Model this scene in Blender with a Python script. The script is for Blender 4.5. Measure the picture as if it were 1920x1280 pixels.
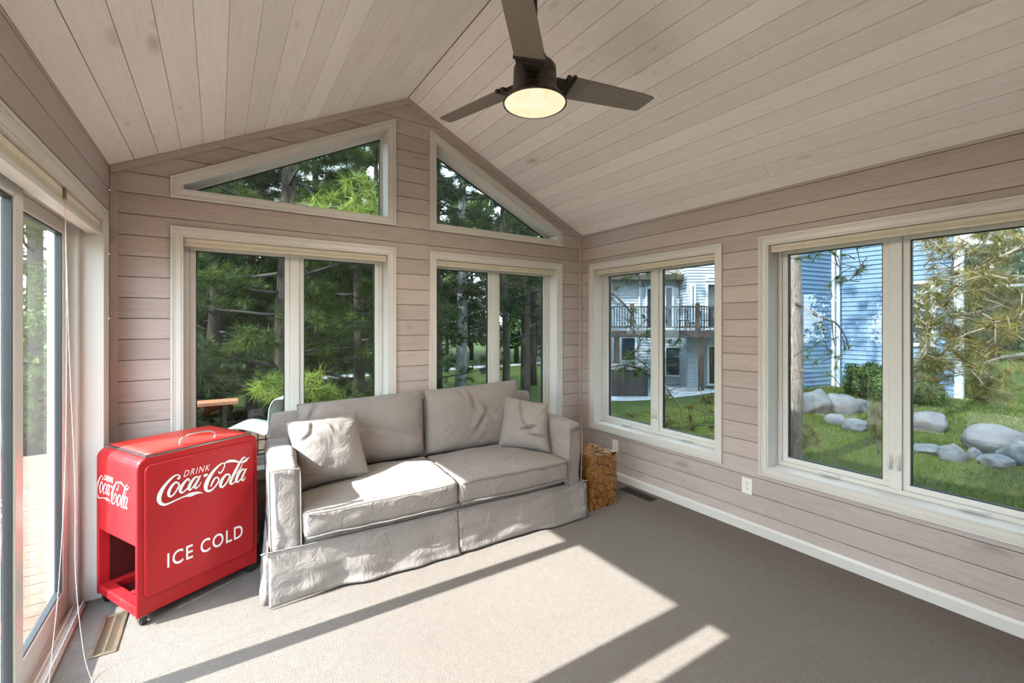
import bpy, bmesh, math, random
import numpy as np
from mathutils import Vector, Matrix, noise

for o in list(bpy.data.objects): bpy.data.objects.remove(o)
scene = bpy.context.scene
COL = scene.collection
PI = math.pi

# ------------------------------------------------------------------ camera
FPX, CXP, CYP, EYE = 827.0, 960.0, 608.0, 1.5
YAW = math.atan2(552.0, 827.0)
cam_d = bpy.data.cameras.new('camera'); cam = bpy.data.objects.new('camera', cam_d); COL.objects.link(cam)
cam.location = (0, 0, EYE); cam.rotation_euler = (PI/2, 0, -YAW)
cam_d.sensor_width = 36.0; cam_d.lens = FPX/1920*36.0
cam_d.shift_y = -(640-CYP)/1920.0
cam_d.clip_start = 0.02; cam_d.clip_end = 500
scene.camera = cam

# ------------------------------------------------------------------ light
scene.view_settings.view_transform = 'Standard'
scene.view_settings.look = 'None'
scene.view_settings.exposure = 1.26
scene.view_settings.gamma = 1.0
scene.view_settings.use_curve_mapping = False
SKY = 7.0
SUN = 12.6
world = bpy.data.worlds.new('world'); scene.world = world; world.use_nodes = True
wn = world.node_tree; wn.nodes.clear()
w_out = wn.nodes.new('ShaderNodeOutputWorld'); w_bg = wn.nodes.new('ShaderNodeBackground')
w_tc = wn.nodes.new('ShaderNodeTexCoord'); w_sep = wn.nodes.new('ShaderNodeSeparateXYZ')
w_ramp = wn.nodes.new('ShaderNodeValToRGB')
w_ramp.color_ramp.elements[0].position = 0.0; w_ramp.color_ramp.elements[0].color = (0.84, 0.92, 1.0, 1)
w_ramp.color_ramp.elements[1].position = 0.75; w_ramp.color_ramp.elements[1].color = (0.60, 0.79, 1.0, 1)
wn.links.new(w_tc.outputs['Generated'], w_sep.inputs[0]); wn.links.new(w_sep.outputs['Z'], w_ramp.inputs[0])
wn.links.new(w_ramp.outputs[0], w_bg.inputs[0]); w_bg.inputs[1].default_value = SKY
wn.links.new(w_bg.outputs[0], w_out.inputs[0])

sun_d = bpy.data.lights.new('sun', 'SUN'); sun = bpy.data.objects.new('sun', sun_d); COL.objects.link(sun)
sun_d.energy = SUN; sun_d.angle = math.radians(0.6); sun_d.color = (0.98, 0.99, 1.0)
SUN_DIR = Vector((1.0, -0.026, -0.728)).normalized()
sun.rotation_euler = SUN_DIR.to_track_quat('-Z', 'Y').to_euler(); sun.location = (-20, 0, 16)

# ------------------------------------------------------------------ helpers
F2 = Vector((math.sin(YAW), math.cos(YAW))); R2 = Vector((math.cos(YAW), -math.sin(YAW)))
def ray(px, py):
    s = (px-CXP)/FPX
    return Vector((F2.x+s*R2.x, F2.y+s*R2.y, -(py-CYP)/FPX))
def at_depth(px, py, t): return Vector((0, 0, EYE)) + ray(px, py)*t
def on_plane(px, py, p0, n):
    d = ray(px, py); o = Vector((0, 0, EYE)); return o + d*((Vector(p0)-o).dot(n)/d.dot(n))

def lin(c): return tuple(((v/255.0)/12.92 if v/255.0 <= .04045 else ((v/255.0+.055)/1.055)**2.4) for v in c)

class MB:
    def __init__(s): s.v = []; s.f = []
    def add(s, vs, fs):
        b = len(s.v); s.v += [tuple(p) for p in vs]; s.f += [tuple(i+b for i in q) for q in fs]; return s
    def box(s, x0, x1, y0, y1, z0, z1, m=None):
        vs = [(x, y, z) for z in (z0, z1) for y in (y0, y1) for x in (x0, x1)]
        if m: vs = [m(*p) for p in vs]
        return s.add(vs, [(0,2,3,1),(4,5,7,6),(0,1,5,4),(2,6,7,3),(0,4,6,2),(1,3,7,5)])
    def prism(s, poly, o0, o1, m):
        n = len(poly)
        vs = [m(p[0], o0, p[1]) for p in poly] + [m(p[0], o1, p[1]) for p in poly]
        return s.add(vs, [tuple(range(n)), tuple(range(2*n-1, n-1, -1))] + [(i, (i+1) % n, n+(i+1) % n, n+i) for i in range(n)])
    def tube(s, pts, rad, n=8, closed=False, caps=True, flat=1.0):
        pts = [Vector(p) for p in pts]; k = len(pts)
        if not hasattr(rad, '__len__'): rad = [rad]*k
        up = Vector((0, 0, 1)); rings = []; prev = None
        for i in range(k):
            if closed: d = pts[(i+1) % k]-pts[i-1]
            else: d = pts[min(i+1, k-1)]-pts[max(i-1, 0)]
            if d.length < 1e-9: d = Vector((0, 0, 1))
            d.normalize()
            if prev is None:
                a = up if abs(d.z) < .9 else Vector((1, 0, 0)); u = d.cross(a).normalized()
            else:
                u = (prev - d*prev.dot(d)); u = u.normalized() if u.length > 1e-6 else d.orthogonal().normalized()
            prev = u; w = d.cross(u)
            rings.append([pts[i]+u*(rad[i]*math.cos(2*PI*j/n))+w*(rad[i]*flat*math.sin(2*PI*j/n)) for j in range(n)])
        vs = [p for r in rings for p in r]; fs = []
        for i in range(k if closed else k-1):
            a = i*n; b = ((i+1) % k)*n
            fs += [(a+j, a+(j+1) % n, b+(j+1) % n, b+j) for j in range(n)]
        if not closed and caps: fs += [tuple(range(n-1, -1, -1)), tuple((k-1)*n+j for j in range(n))]
        return s.add(vs, fs)
    def lathe(s, prof, c, n=32, axis=None):
        c = Vector(c); vs = []; fs = []
        for r, z in prof: vs += [c+Vector((r*math.cos(2*PI*j/n), r*math.sin(2*PI*j/n), z)) for j in range(n)]
        for i in range(len(prof)-1): fs += [(i*n+j, i*n+(j+1) % n, (i+1)*n+(j+1) % n, (i+1)*n+j) for j in range(n)]
        fs += [tuple(range(n-1, -1, -1)), tuple((len(prof)-1)*n+j for j in range(n))]
        return s.add(vs, fs)
    def grid(s, fn, nu, nv):
        vs = [fn(i/nu, j/nv) for j in range(nv+1) for i in range(nu+1)]
        return s.add(vs, [(j*(nu+1)+i, j*(nu+1)+i+1, (j+1)*(nu+1)+i+1, (j+1)*(nu+1)+i) for j in range(nv) for i in range(nu)])
    def xf(s, M):
        s.v = [tuple(M @ Vector(p)) for p in s.v]; return s
    def build(s, name, mat, parent=None, smooth=False, bevel=0, subsurf=0, recalc=True, seg=2, solid=0):
        me = bpy.data.meshes.new(name); me.from_pydata(s.v, [], s.f)
        if recalc:
            bm = bmesh.new(); bm.from_mesh(me); bmesh.ops.recalc_face_normals(bm, faces=bm.faces); bm.to_mesh(me); bm.free()
        me.materials.append(MAT[mat] if isinstance(mat, str) else mat)
        o = bpy.data.objects.new(name, me); COL.objects.link(o)
        if parent is not None: o.parent = parent
        if solid:
            q = o.modifiers.new('solid', 'SOLIDIFY'); q.thickness = solid; q.offset = 0
        if bevel:
            b = o.modifiers.new('bevel', 'BEVEL'); b.width = bevel; b.segments = seg; b.limit_method = 'ANGLE'; b.angle_limit = math.radians(40)
        if subsurf:
            q = o.modifiers.new('sub', 'SUBSURF'); q.levels = subsurf; q.render_levels = subsurf
        if smooth: me.shade_smooth()
        return o

def tag(o, label=None, cat=None, group=None, kind=None):
    if label: o['label'] = label
    if cat: o['category'] = cat
    if group: o['group'] = group
    if kind: o['kind'] = kind
    return o
def empty(name, loc=(0, 0, 0), rz=0):
    o = bpy.data.objects.new(name, None); COL.objects.link(o); o.location = loc; o.rotation_euler = (0, 0, rz); o.empty_display_size = .1
    return o
def thing(name, label, cat, loc=(0, 0, 0), rz=0, group=None): return tag(empty(name, loc, rz), label, cat, group)
def copy_tree(o, parent=None):
    c = o.copy(); COL.objects.link(c); c.parent = parent
    for ch in list(o.children): copy_tree(ch, c)
    return c
def world_to(o_loc, rz):
    return Matrix.Rotation(-rz, 4, 'Z') @ Matrix.Translation(-Vector(o_loc))
def catmull(pts, per=8, closed=False):
    P = [np.array(p, float) for p in pts]; n = len(P); out = []
    rng = range(n) if closed else range(n-1)
    for i in rng:
        p0 = P[(i-1) % n] if closed or i > 0 else 2*P[0]-P[1]
        p1 = P[i]; p2 = P[(i+1) % n]
        p3 = P[(i+2) % n] if closed or i+2 < n else 2*P[n-1]-P[n-2]
        for k in range(per):
            t = k/per
            out.append(.5*((2*p1)+(-p0+p2)*t+(2*p0-5*p1+4*p2-p3)*t*t+(-p0+3*p1-3*p2+p3)*t**3))
    if not closed: out.append(P[-1])
    return out

# ------------------------------------------------------------------ materials
MAT = {}
class NT:
    def __init__(s, name):
        m = bpy.data.materials.new(name); m.use_nodes = True; s.m = m; s.t = m.node_tree; s.t.nodes.clear(); MAT[name] = m
        s.out = s.n('ShaderNodeOutputMaterial')
    def n(s, typ, **kw):
        q = s.t.nodes.new(typ)
        for k, v in kw.items():
            if k.startswith('i_'):
                key = k[2:]; key = int(key) if key.isdigit() else key.replace('_', ' ')
                q.inputs[key].default_value = v
            else: setattr(q, k, v)
        return q
    def l(s, a, b): s.t.links.new(a, b)
    def ramp(s, fac, stops, interp='LINEAR'):
        r = s.n('ShaderNodeValToRGB'); r.color_ramp.interpolation = interp
        e = r.color_ramp.elements
        while len(e) < len(stops): e.new(.5)
        for q, (p, c) in zip(e, stops):
            q.position = p; q.color = (c if len(c) == 4 else (*c, 1)) if hasattr(c, '__len__') else (c, c, c, 1)
        s.l(fac, r.inputs[0]); return r.outputs[0]
    def mix(s, fac, a, b, mode='MIX'):
        q = s.n('ShaderNodeMix', data_type='RGBA', blend_type=mode)
        for sock, v in ((q.inputs[0], fac), (q.inputs[6], a), (q.inputs[7], b)):
            if hasattr(v, 'is_linked'): s.l(v, sock)
            elif hasattr(v, '__len__'): sock.default_value = v if len(v) == 4 else (*v, 1)
            else: sock.default_value = v
        return q.outputs[2]
    def math(s, op, a, b=None):
        q = s.n('ShaderNodeMath', operation=op)
        for sock, v in ((q.inputs[0], a), (q.inputs[1], b)):
            if v is None: continue
            if hasattr(v, 'is_linked'): s.l(v, sock)
            else: sock.default_value = v
        return q.outputs[0]
    def coords(s, scale=(1, 1, 1), rnd=False, kind='Object'):
        tc = s.n('ShaderNodeTexCoord'); src = tc.outputs[kind]
        if rnd:
            oi = s.n('ShaderNodeObjectInfo'); mu = s.math('MULTIPLY', oi.outputs['Random'], 37.0)
            cb = s.n('ShaderNodeCombineXYZ'); [s.l(mu, cb.inputs[i]) for i in range(3)]
            ad = s.n('ShaderNodeVectorMath', operation='ADD'); s.l(src, ad.inputs[0]); s.l(cb.outputs[0], ad.inputs[1]); src = ad.outputs[0]
        mp = s.n('ShaderNodeMapping'); mp.inputs['Scale'].default_value = scale; s.l(src, mp.inputs[0]); return mp.outputs[0]
    def noise(s, vec, scale, detail=4, rough=.55, dist=0):
        q = s.n('ShaderNodeTexNoise'); q.inputs['Scale'].default_value = scale; q.inputs['Detail'].default_value = detail
        q.inputs['Roughness'].default_value = rough; q.inputs['Distortion'].default_value = dist
        if vec is not None: s.l(vec, q.inputs['Vector'])
        return q.outputs[0]
    def bump(s, h, strength=.3, dist=.01, normal=None):
        q = s.n('ShaderNodeBump'); q.inputs['Strength'].default_value = strength; q.inputs['Distance'].default_value = dist
        s.l(h, q.inputs['Height'])
        if normal is not None: s.l(normal, q.inputs['Normal'])
        return q.outputs[0]
    def bsdf(s, color, rough=.6, metal=0, normal=None, spec=.5, **kw):
        b = s.n('ShaderNodeBsdfPrincipled')
        if hasattr(color, 'is_linked'): s.l(color, b.inputs['Base Color'])
        else: b.inputs['Base Color'].default_value = (*color, 1)
        if hasattr(rough, 'is_linked'): s.l(rough, b.inputs['Roughness'])
        else: b.inputs['Roughness'].default_value = rough
        b.inputs['Metallic'].default_value = metal; b.inputs['Specular IOR Level'].default_value = spec
        if normal is not None: s.l(normal, b.inputs['Normal'])
        for k, v in kw.items(): b.inputs[k].default_value = v
        s.l(b.outputs[0], s.out.inputs[0]); return b

def plain(name, col, rough=.5, metal=0, var=.06, scale=12, spec=.5, bump=0, **kw):
    t = NT(name); v = t.coords(); nz = t.noise(v, scale, 3)
    a = tuple(max(0, c*(1-var)) for c in col); b = tuple(min(1, c*(1+var)) for c in col)
    c = t.ramp(nz, [(.3, a), (.7, b)])
    nm = t.bump(t.noise(v, scale*4, 4), bump, .004) if bump else None
    t.bsdf(c, rough, metal, nm, spec, **kw); return t.m

def pickled(name, stretch, base=(.61, .562, .525), dark=(.52, .468, .428), pale=(.68, .64, .605), rough=.5):
    """whitewashed pine: soft grain along the board, grey knots, a tint of its own for each board"""
    t = NT(name); v = t.coords(stretch, rnd=True); v2 = t.coords(tuple(x**.55 for x in stretch), rnd=True)
    grain = t.noise(v, 9, 5, .6, .6); fine = t.noise(v, 45, 3, .6); cloud = t.noise(v2, 2.6, 3, .5)
    c = t.ramp(grain, [(.30, dark), (.52, base), (.75, pale)])
    c = t.mix(.35, c, t.ramp(fine, [(.35, dark), (.65, pale)]))
    c = t.mix(t.ramp(cloud, [(.42, 0.0), (.72, .55)]), c, pale)
    vo = t.n('ShaderNodeTexVoronoi'); vo.inputs['Scale'].default_value = 3.2; vo.inputs['Randomness'].default_value = 1
    vk = t.coords(tuple(1.0 if x > 2 else .42 for x in stretch), rnd=True)
    nd = t.n('ShaderNodeTexNoise'); nd.inputs['Scale'].default_value = 6; t.l(vk, nd.inputs['Vector'])
    vm = t.n('ShaderNodeVectorMath', operation='MULTIPLY_ADD'); t.l(nd.outputs[1], vm.inputs[0]); vm.inputs[1].default_value = (.08,)*3; t.l(vk, vm.inputs[2])
    t.l(vm.outputs[0], vo.inputs['Vector'])
    k = t.ramp(vo.outputs['Distance'], [(.03, .75), (.075, .35), (.11, 0.0)])
    vo2 = t.n('ShaderNodeTexVoronoi'); vo2.inputs['Scale'].default_value = 6.5; t.l(vm.outputs[0], vo2.inputs['Vector'])
    k2 = t.ramp(vo2.outputs['Distance'], [(.04, .6), (.09, .25), (.13, 0.0)])
    streak = t.noise(v2, 1.3, 4, .6); c = t.mix(t.ramp(streak, [(.50, 0.0), (.68, .45)]), c, tuple(x*.89 for x in base[:2])+(base[2]*.93,))
    c = t.mix(k2, c, tuple(x*.72 for x in base)); c = t.mix(k, c, tuple(x*.55 for x in base))
    oi = t.n('ShaderNodeObjectInfo')
    hv = t.ramp(oi.outputs['Random'], [(0, (.90, .885, .87)), (.5, (1, .985, .975)), (1, (1.06, 1.05, 1.03))])
    c = t.mix(1.0, c, hv, 'MULTIPLY')
    t.bsdf(c, rough, 0, t.bump(grain, .12, .004), .35); return t.m
WALL = dict(base=(.44, .366, .332), dark=(.37, .302, .27), pale=(.495, .425, .39))
pickled('wood_x', (.55, 7, 7), **WALL); pickled('wood_y', (7, .55, 7), **WALL); pickled('wood_z', (7, 7, .55), **WALL)
pickled('wood_ceiling', (7, .55, 7), (.87, .828, .80), (.79, .742, .71), (.91, .88, .86))
plain('groove', lin((120, 102, 92)), .9)
plain('white_trim', lin((202, 197, 190)), .38, var=.02, scale=4)
plain('vinyl', lin((206, 204, 197)), .35, var=.02, scale=4)
plain('shade_cloth', lin((208, 198, 178)), .8, var=.04)
plain('gasket', (.02, .022, .024), .5)
plain('outlet_white', lin((225, 220, 208)), .35, var=.01)
plain('slot_dark', (.02, .018, .016), .6)
plain('cord', lin((225, 222, 214)), .6)
def glass(name, tint, refl=1.0):
    t = NT(name); tr = t.n('ShaderNodeBsdfTransparent'); tr.inputs[0].default_value = (*tint, 1)
    gl = t.n('ShaderNodeBsdfGlossy'); gl.inputs['Roughness'].default_value = 0.0; gl.inputs[0].default_value = (.95, .97, 1, 1)
    lw = t.n('ShaderNodeLayerWeight'); lw.inputs[0].default_value = .5        # the same from both faces of the pane
    fr = t.math('ADD', t.math('MULTIPLY', t.math('POWER', lw.outputs['Facing'], 5.0), .94*refl), .035*refl)
    mx = t.n('ShaderNodeMixShader'); t.l(fr, mx.inputs[0]); t.l(tr.outputs[0], mx.inputs[1]); t.l(gl.outputs[0], mx.inputs[2])
    t.l(mx.outputs[0], t.out.inputs[0]); return t.m
glass('glass_tint', (.48, .51, .505), 1.0)
glass('glass_clear', (.92, .94, .935), 1.0)

t = NT('carpet'); v = t.coords()
big = t.noise(v, 1.6, 3); mid = t.noise(v, 26, 3, .6); fine = t.noise(v, 150, 3, .75); vf = t.noise(v, 420, 2, .7)
c = t.ramp(fine, [(.34, (0.102, 0.079, 0.061)), (.5, (0.226, 0.182, 0.147)), (.66, (0.350, 0.291, 0.242))])
c = t.mix(.35, c, t.ramp(mid, [(.3, (0.168, 0.134, 0.107)), (.7, (0.284, 0.233, 0.192))]))
c = t.mix(.3, c, t.ramp(vf, [(.35, (0.088, 0.070, 0.055)), (.65, (0.355, 0.293, 0.244))]))
c = t.mix(t.ramp(big, [(.35, .0), (.7, .3)]), c, (0.177, 0.139, 0.111))
t.bsdf(c, .95, 0, t.bump(vf, .5, .006, t.bump(fine, 1.0, .014, t.bump(mid, .4, .02))), .1, **{'Sheen Weight': .15})

def fabric(name, base, wr=.35):
    t = NT(name); v = t.coords()
    weave = t.noise(v, 420, 2, .6); fold = t.noise(v, 7, 5, .6, 1.2); blot = t.noise(v, 3, 3)
    a = tuple(x*.93 for x in base); b = tuple(min(1, x*1.06) for x in base)
    c = t.mix(.3, t.ramp(blot, [(.3, a), (.7, b)]), t.ramp(weave, [(.3, tuple(x*.85 for x in base)), (.7, tuple(x*1.1 for x in base))]))
    t.bsdf(c, .9, 0, t.bump(weave, .15, .002, t.bump(fold, wr, .03)), .15, **{'Sheen Weight': .1}); return t.m
fabric('sofa_cloth', (.235, .200, .178), .55); fabric('pillow_cloth', (.23, .196, .174), .5)
fabric('welt_cloth', (.215, .185, .163), .1)

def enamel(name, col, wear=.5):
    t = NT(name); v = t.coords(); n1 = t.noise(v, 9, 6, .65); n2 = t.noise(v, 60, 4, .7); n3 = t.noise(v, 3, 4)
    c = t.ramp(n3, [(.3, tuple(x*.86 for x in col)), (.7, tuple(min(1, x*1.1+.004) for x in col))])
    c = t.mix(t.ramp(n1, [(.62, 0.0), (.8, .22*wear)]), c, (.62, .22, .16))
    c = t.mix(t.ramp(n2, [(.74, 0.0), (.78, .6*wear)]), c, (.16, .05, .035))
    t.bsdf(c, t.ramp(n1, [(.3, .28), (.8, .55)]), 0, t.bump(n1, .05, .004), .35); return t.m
enamel('red_enamel', (.36, .008, .011)); enamel('red_inside_shade', (.045, .004, .004), .9); enamel('red_lid', (.64, .030, .022), .7)
t = NT('white_paint'); v = t.coords(); n = t.noise(v, 70, 4, .7)
t.bsdf(t.mix(t.ramp(n, [(.70, 0.0), (.74, .8)]), (.74, .72, .68), (.45, .08, .06)), .45)
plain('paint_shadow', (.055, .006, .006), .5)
plain('chrome', (.62, .60, .57), .22, 1, .1, 30)
plain('caster_metal', (.22, .19, .16), .4, 1, .3, 40)
plain('rubber', (.018, .017, .016), .6)
t = NT('bronze'); v = t.coords(); n = t.noise(v, 28, 5, .7)
t.bsdf(t.ramp(n, [(.3, (.028, .021, .017)), (.7, (.085, .066, .052))]), .42, .55, t.bump(n, .08, .003))
t = NT('blade_wood'); v = t.coords((2, 30, 2)); n = t.noise(v, 6, 4)
t.bsdf(t.ramp(n, [(.3, (.17, .148, .12)), (.7, (.235, .205, .17))]), .5)
t = NT('lamp_glass'); v = t.coords(kind='Object')
em = t.n('ShaderNodeEmission'); lw = t.noise(v, 9, 2)
t.l(t.ramp(lw, [(.3, (1, .78, .46)), (.75, (1, .90, .66))]), em.inputs[0]); em.inputs[1].default_value = 0.47
t.l(em.outputs[0], t.out.inputs[0])
t = NT('brass'); v = t.coords(); n = t.noise(v, 50, 4)
t.bsdf(t.ramp(n, [(.3, (.20, .155, .10)), (.7, (.34, .275, .19))]), .4, .75)
plain('vent_dark', (.035, .028, .020), .45, .5)
def chipwood(name, a, b, sc):
    t = NT(name); v = t.coords(sc, rnd=True); n = t.noise(v, 8, 5, .6, .8)
    oi = t.n('ShaderNodeObjectInfo'); c = t.ramp(n, [(.3, a), (.7, b)])
    c = t.mix(1.0, c, t.ramp(oi.outputs['Random'], [(0, (.7, .66, .6)), (1, (1.2, 1.15, 1.05))]), 'MULTIPLY')
    t.bsdf(c, .38, 0, t.bump(n, .15, .004), .5); return t.m
chipwood('chip', (.15, .060, .014), (.32, .150, .042), (3, 3, 9)); plain('chip_core', (.045, .018, .006), .6)
# ------------------------------------------------------------------ the room
BY, RX, LX, YR = 3.486, 3.21, -.53, -1.75        # back, right, left wall planes and the rear wall behind the camera
XR, ZR, ZEAVE = 1.30, 3.352, 2.437                # ridge and eaves
SL = (ZR-ZEAVE)/(XR-LX); SRR = (ZR-ZEAVE)/(RX-XR)
def zc(x): return ZEAVE+(x-LX)*SL if x < XR else ZEAVE+(RX-x)*SRR
mB = lambda u, o, z: (u, BY+o, z)
mR = lambda u, o, z: (RX+o, u, z)
mL = lambda u, o, z: (LX-o, u, z)
mY = lambda u, o, z: (u, YR-o, z)

def clip(poly, a, b, c):                            # keep a*x + b*z <= c
    out = []; n = len(poly)
    for i in range(n):
        p, q = poly[i], poly[(i+1) % n]; dp = a*p[0]+b*p[1]-c; dq = a*q[0]+b*q[1]-c
        if dp <= 1e-9: out.append(p)
        if (dp < -1e-9 and dq > 1e-9) or (dp > 1e-9 and dq < -1e-9):
            s = dp/(dp-dq); out.append((p[0]+s*(q[0]-p[0]), p[1]+s*(q[1]-p[1])))
    return out if len(out) > 2 else []
def area(p): return abs(sum(p[i][0]*p[(i+1) % len(p)][1]-p[(i+1) % len(p)][0]*p[i][1] for i in range(len(p))))/2
def minus(polys, hole):                             # hole: convex, counter-clockwise
    out = []
    for cur in polys:
        for i in range(len(hole)):
            p, q = hole[i], hole[(i+1) % len(hole)]
            a, b = q[1]-p[1], -(q[0]-p[0]); c = a*p[0]+b*p[1]
            piece = clip(cur, -a, -b, -c)
            if piece and area(piece) > 2e-5: out.append(piece)
            cur = clip(cur, a, b, c)
            if not cur or area(cur) < 2e-5: break
    return out
def groups(pieces):
    bb = [(min(x for x, z in p), max(x for x, z in p), min(z for x, z in p), max(z for x, z in p)) for p in pieces]
    par = list(range(len(pieces)))
    def fd(i):
        while par[i] != i: i = par[i]
        return i
    for i in range(len(pieces)):
        for j in range(i):
            a, b = bb[i], bb[j]
            ox = min(a[1], b[1])-max(a[0], b[0]); oz = min(a[3], b[3])-max(a[2], b[2])
            if ox > -1e-5 and oz > -1e-5 and max(ox, oz) > .004: par[fd(i)] = fd(j)
    g = {}
    for i in range(len(pieces)): g.setdefault(fd(i), []).append(pieces[i])
    return list(g.values())
def rect(a, b, c, d): return [(a, c), (b, c), (b, d), (a, d)]

CW = .064                                           # casing width
W_Z0, W_Z1 = .437, 2.118
HC = CW-.0145
def inset(r): return rect(r[0]+HC, r[1]-HC, r[2]+HC, r[3]-HC)
WB = [(-.245, 1.195, W_Z0, W_Z1), (1.487, 2.935, W_Z0, W_Z1)]
WR = [(1.908, 3.353, W_Z0, W_Z1), (.189, 1.634, W_Z0, W_Z1), (-1.55, -.105, W_Z0, W_Z1)]
WL = [(-1.70, -.48, W_Z0, 2.135)]
T1 = [(-.245, 2.295), (1.195, 2.295), (1.195, 3.158), (-.245, 2.424)]
T2 = [(1.487, 2.295), (2.935, 2.295), (2.935, 2.440), (1.487, 3.142)]
def inset_poly(poly, d):
    n = len(poly); out = []
    for i in range(n):
        p0, p1, p2 = Vector(poly[i-1]), Vector(poly[i]), Vector(poly[(i+1) % n])
        e1 = (p1-p0).normalized(); e2 = (p2-p1).normalized(); n1 = Vector((-e1.y, e1.x)); n2 = Vector((-e2.y, e2.x))
        k = (n1+n2); k = k/(k.length_squared)*2*1.0
        out.append(tuple(p1+k*d))
    return out
DOOR1 = (-.438, 3.332, 0, 2.135)
def door_hole(d): return rect(d[0]+HC, d[1]-HC, -.05, d[3]-HC)

PITCH, Z0 = .126, .024
def planked_wall(name, outline, holes, m, wood, zmax, base_o=(.012, .21)):
    base = [outline]
    for h in holes: base = minus(base, h)
    b = MB()
    for p in base: b.prism(p, base_o[0], base_o[1], m)
    w = tag(b.build(name, 'groove'), kind='structure')
    k = -1
    while Z0+k*PITCH < zmax:
        lo, hi = Z0+k*PITCH+.0022, Z0+(k+1)*PITCH-.0022; k += 1
        s = clip(clip(outline, 0, -1, -lo), 0, 1, hi)
        if not s or area(s) < 1e-4: continue
        ps = [s]
        for h in holes: ps = minus(ps, h)
        for g in groups(ps):
            q = MB()
            for p in g: q.prism(p, 0, .0125, m)
            q.build('plank', wood, w)
    return w
gable = [(LX-.2, 0), (RX+.2, 0), (RX+.2, ZEAVE-.02), (RX, ZEAVE), (XR, ZR), (LX, ZEAVE), (LX-.2, ZEAVE-.02)]
gable_in = [(LX, 0), (RX, 0), (RX, ZEAVE), (XR, ZR), (LX, ZEAVE)]
planked_wall('wall_back', gable_in, [inset(w) for w in WB]+[inset_poly(T1, HC), inset_poly(T2, HC)], mB, 'wood_x', 3.4)
planked_wall('wall_right', rect(YR, BY, 0, ZEAVE), [inset(w) for w in WR], mR, 'wood_y', 2.44)
planked_wall('wall_left', rect(YR, BY, 0, ZEAVE), [door_hole(DOOR1)]+[inset(w) for w in WL], mL, 'wood_y', 2.44)
planked_wall('wall_rear', gable_in, [], mY, 'wood_x', 3.4)

fl = MB(); fl.box(LX-.2, RX+.2, YR-.2, BY+.2, -.12, 0); tag(fl.build('floor', 'carpet'), kind='structure')
# ceiling: two slopes of tongue and groove boards
cb = MB()
for (xa, za, xb, zb) in ((LX-.25, zc(LX)-.25*SL, XR, ZR), (XR, ZR, RX+.25, zc(RX)-.25*SRR)):
    cb.add([(xa, YR-.3, za+.0125), (xb, YR-.3, zb+.0125), (xb, BY+.3, zb+.0125), (xa, BY+.3, za+.0125),
            (xa, YR-.3, za+.18), (xb, YR-.3, zb+.18), (xb, BY+.3, zb+.18), (xa, BY+.3, za+.18)],
           [(0,1,2,3),(4,7,6,5),(0,4,5,1),(1,5,6,2),(2,6,7,3),(3,7,4,0)])
ceil = tag(cb.build('ceiling', 'groove'), kind='structure')
rnd = random.Random(5)
for side, s, x0, x1 in ((0, SL, LX, XR), (1, SRR, RX, XR)):
    L = math.hypot(x1-x0, ZR-ZEAVE); dx, dz = (x1-x0)/L, (ZR-ZEAVE)/L; nx, nz = -dz*(1 if dx > 0 else -1), abs(dx)
    k = 0
    while k*.1272 < L:
        a, b = k*.1272+.0013, min((k+1)*.1272-.0013, L); k += 1
        if b-a < .01: break
        cuts = [YR, rnd.uniform(-.9, BY-.5), BY] if rnd.random() < .55 else [YR, BY]
        for c0, c1 in zip(cuts, cuts[1:]):
            q = MB()
            pts = [(x0+dx*w+nx*o, z_) for o in (0, .0125) for w, z_ in ((a, ZEAVE+dz*a+nz*o), (b, ZEAVE+dz*b+nz*o))]
            q.add([(p[0], y, p[1]) for y in (c0+.0006, c1-.0006) for p in pts], [(0,1,3,2),(4,6,7,5),(0,4,5,1),(1,5,7,3),(3,7,6,2),(2,6,4,0)])
            q.build('board', 'wood_ceiling', ceil)

# trims
def trim(n, mb, mat='wood_x', bevel=.003): return tag(mb.build('trim_%d' % n, mat, bevel=bevel), kind='structure')
def strip_under(x0, x1, w, m, o0=-.016, o1=.001):
    b = MB(); k = math.sqrt(1+((zc(x1)-zc(x0))/(x1-x0))**2)
    b.prism([(x0, zc(x0)-w*k), (x1, zc(x1)-w*k), (x1, zc(x1)-.001), (x0, zc(x0)-.001)], o0, o1, m); return b
trim(1, strip_under(LX+.002, XR, .042, mB)); trim(2, strip_under(XR, RX-.002, .042, mB))
trim(3, MB().box(LX+.001, LX+.036, -.016, .001, 0, zc(LX)-.045, mB), 'wood_z')
trim(4, MB().box(RX-.030, RX-.001, -.016, .001, 0, zc(RX)-.045, mB), 'wood_z')
def board_base(name, u0, u1, m):
    b = MB(); b.prism([(-.015, 0), (.0, 0), (.0, .078), (-.006, .078), (-.010, .072), (-.015, .060)], u0, u1, lambda o, u, z: m(u, o, z))
    tag(b.build(name, 'white_trim', bevel=.002), kind='structure')
board_base('baseboard_right', YR, BY-.001, mR); board_base('baseboard_back', LX+.04, RX-.031, mB)
board_base('baseboard_left', YR, DOOR1[0]-.001, mL); board_base('baseboard_rear', LX+.04, RX-.04, mY)

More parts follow.
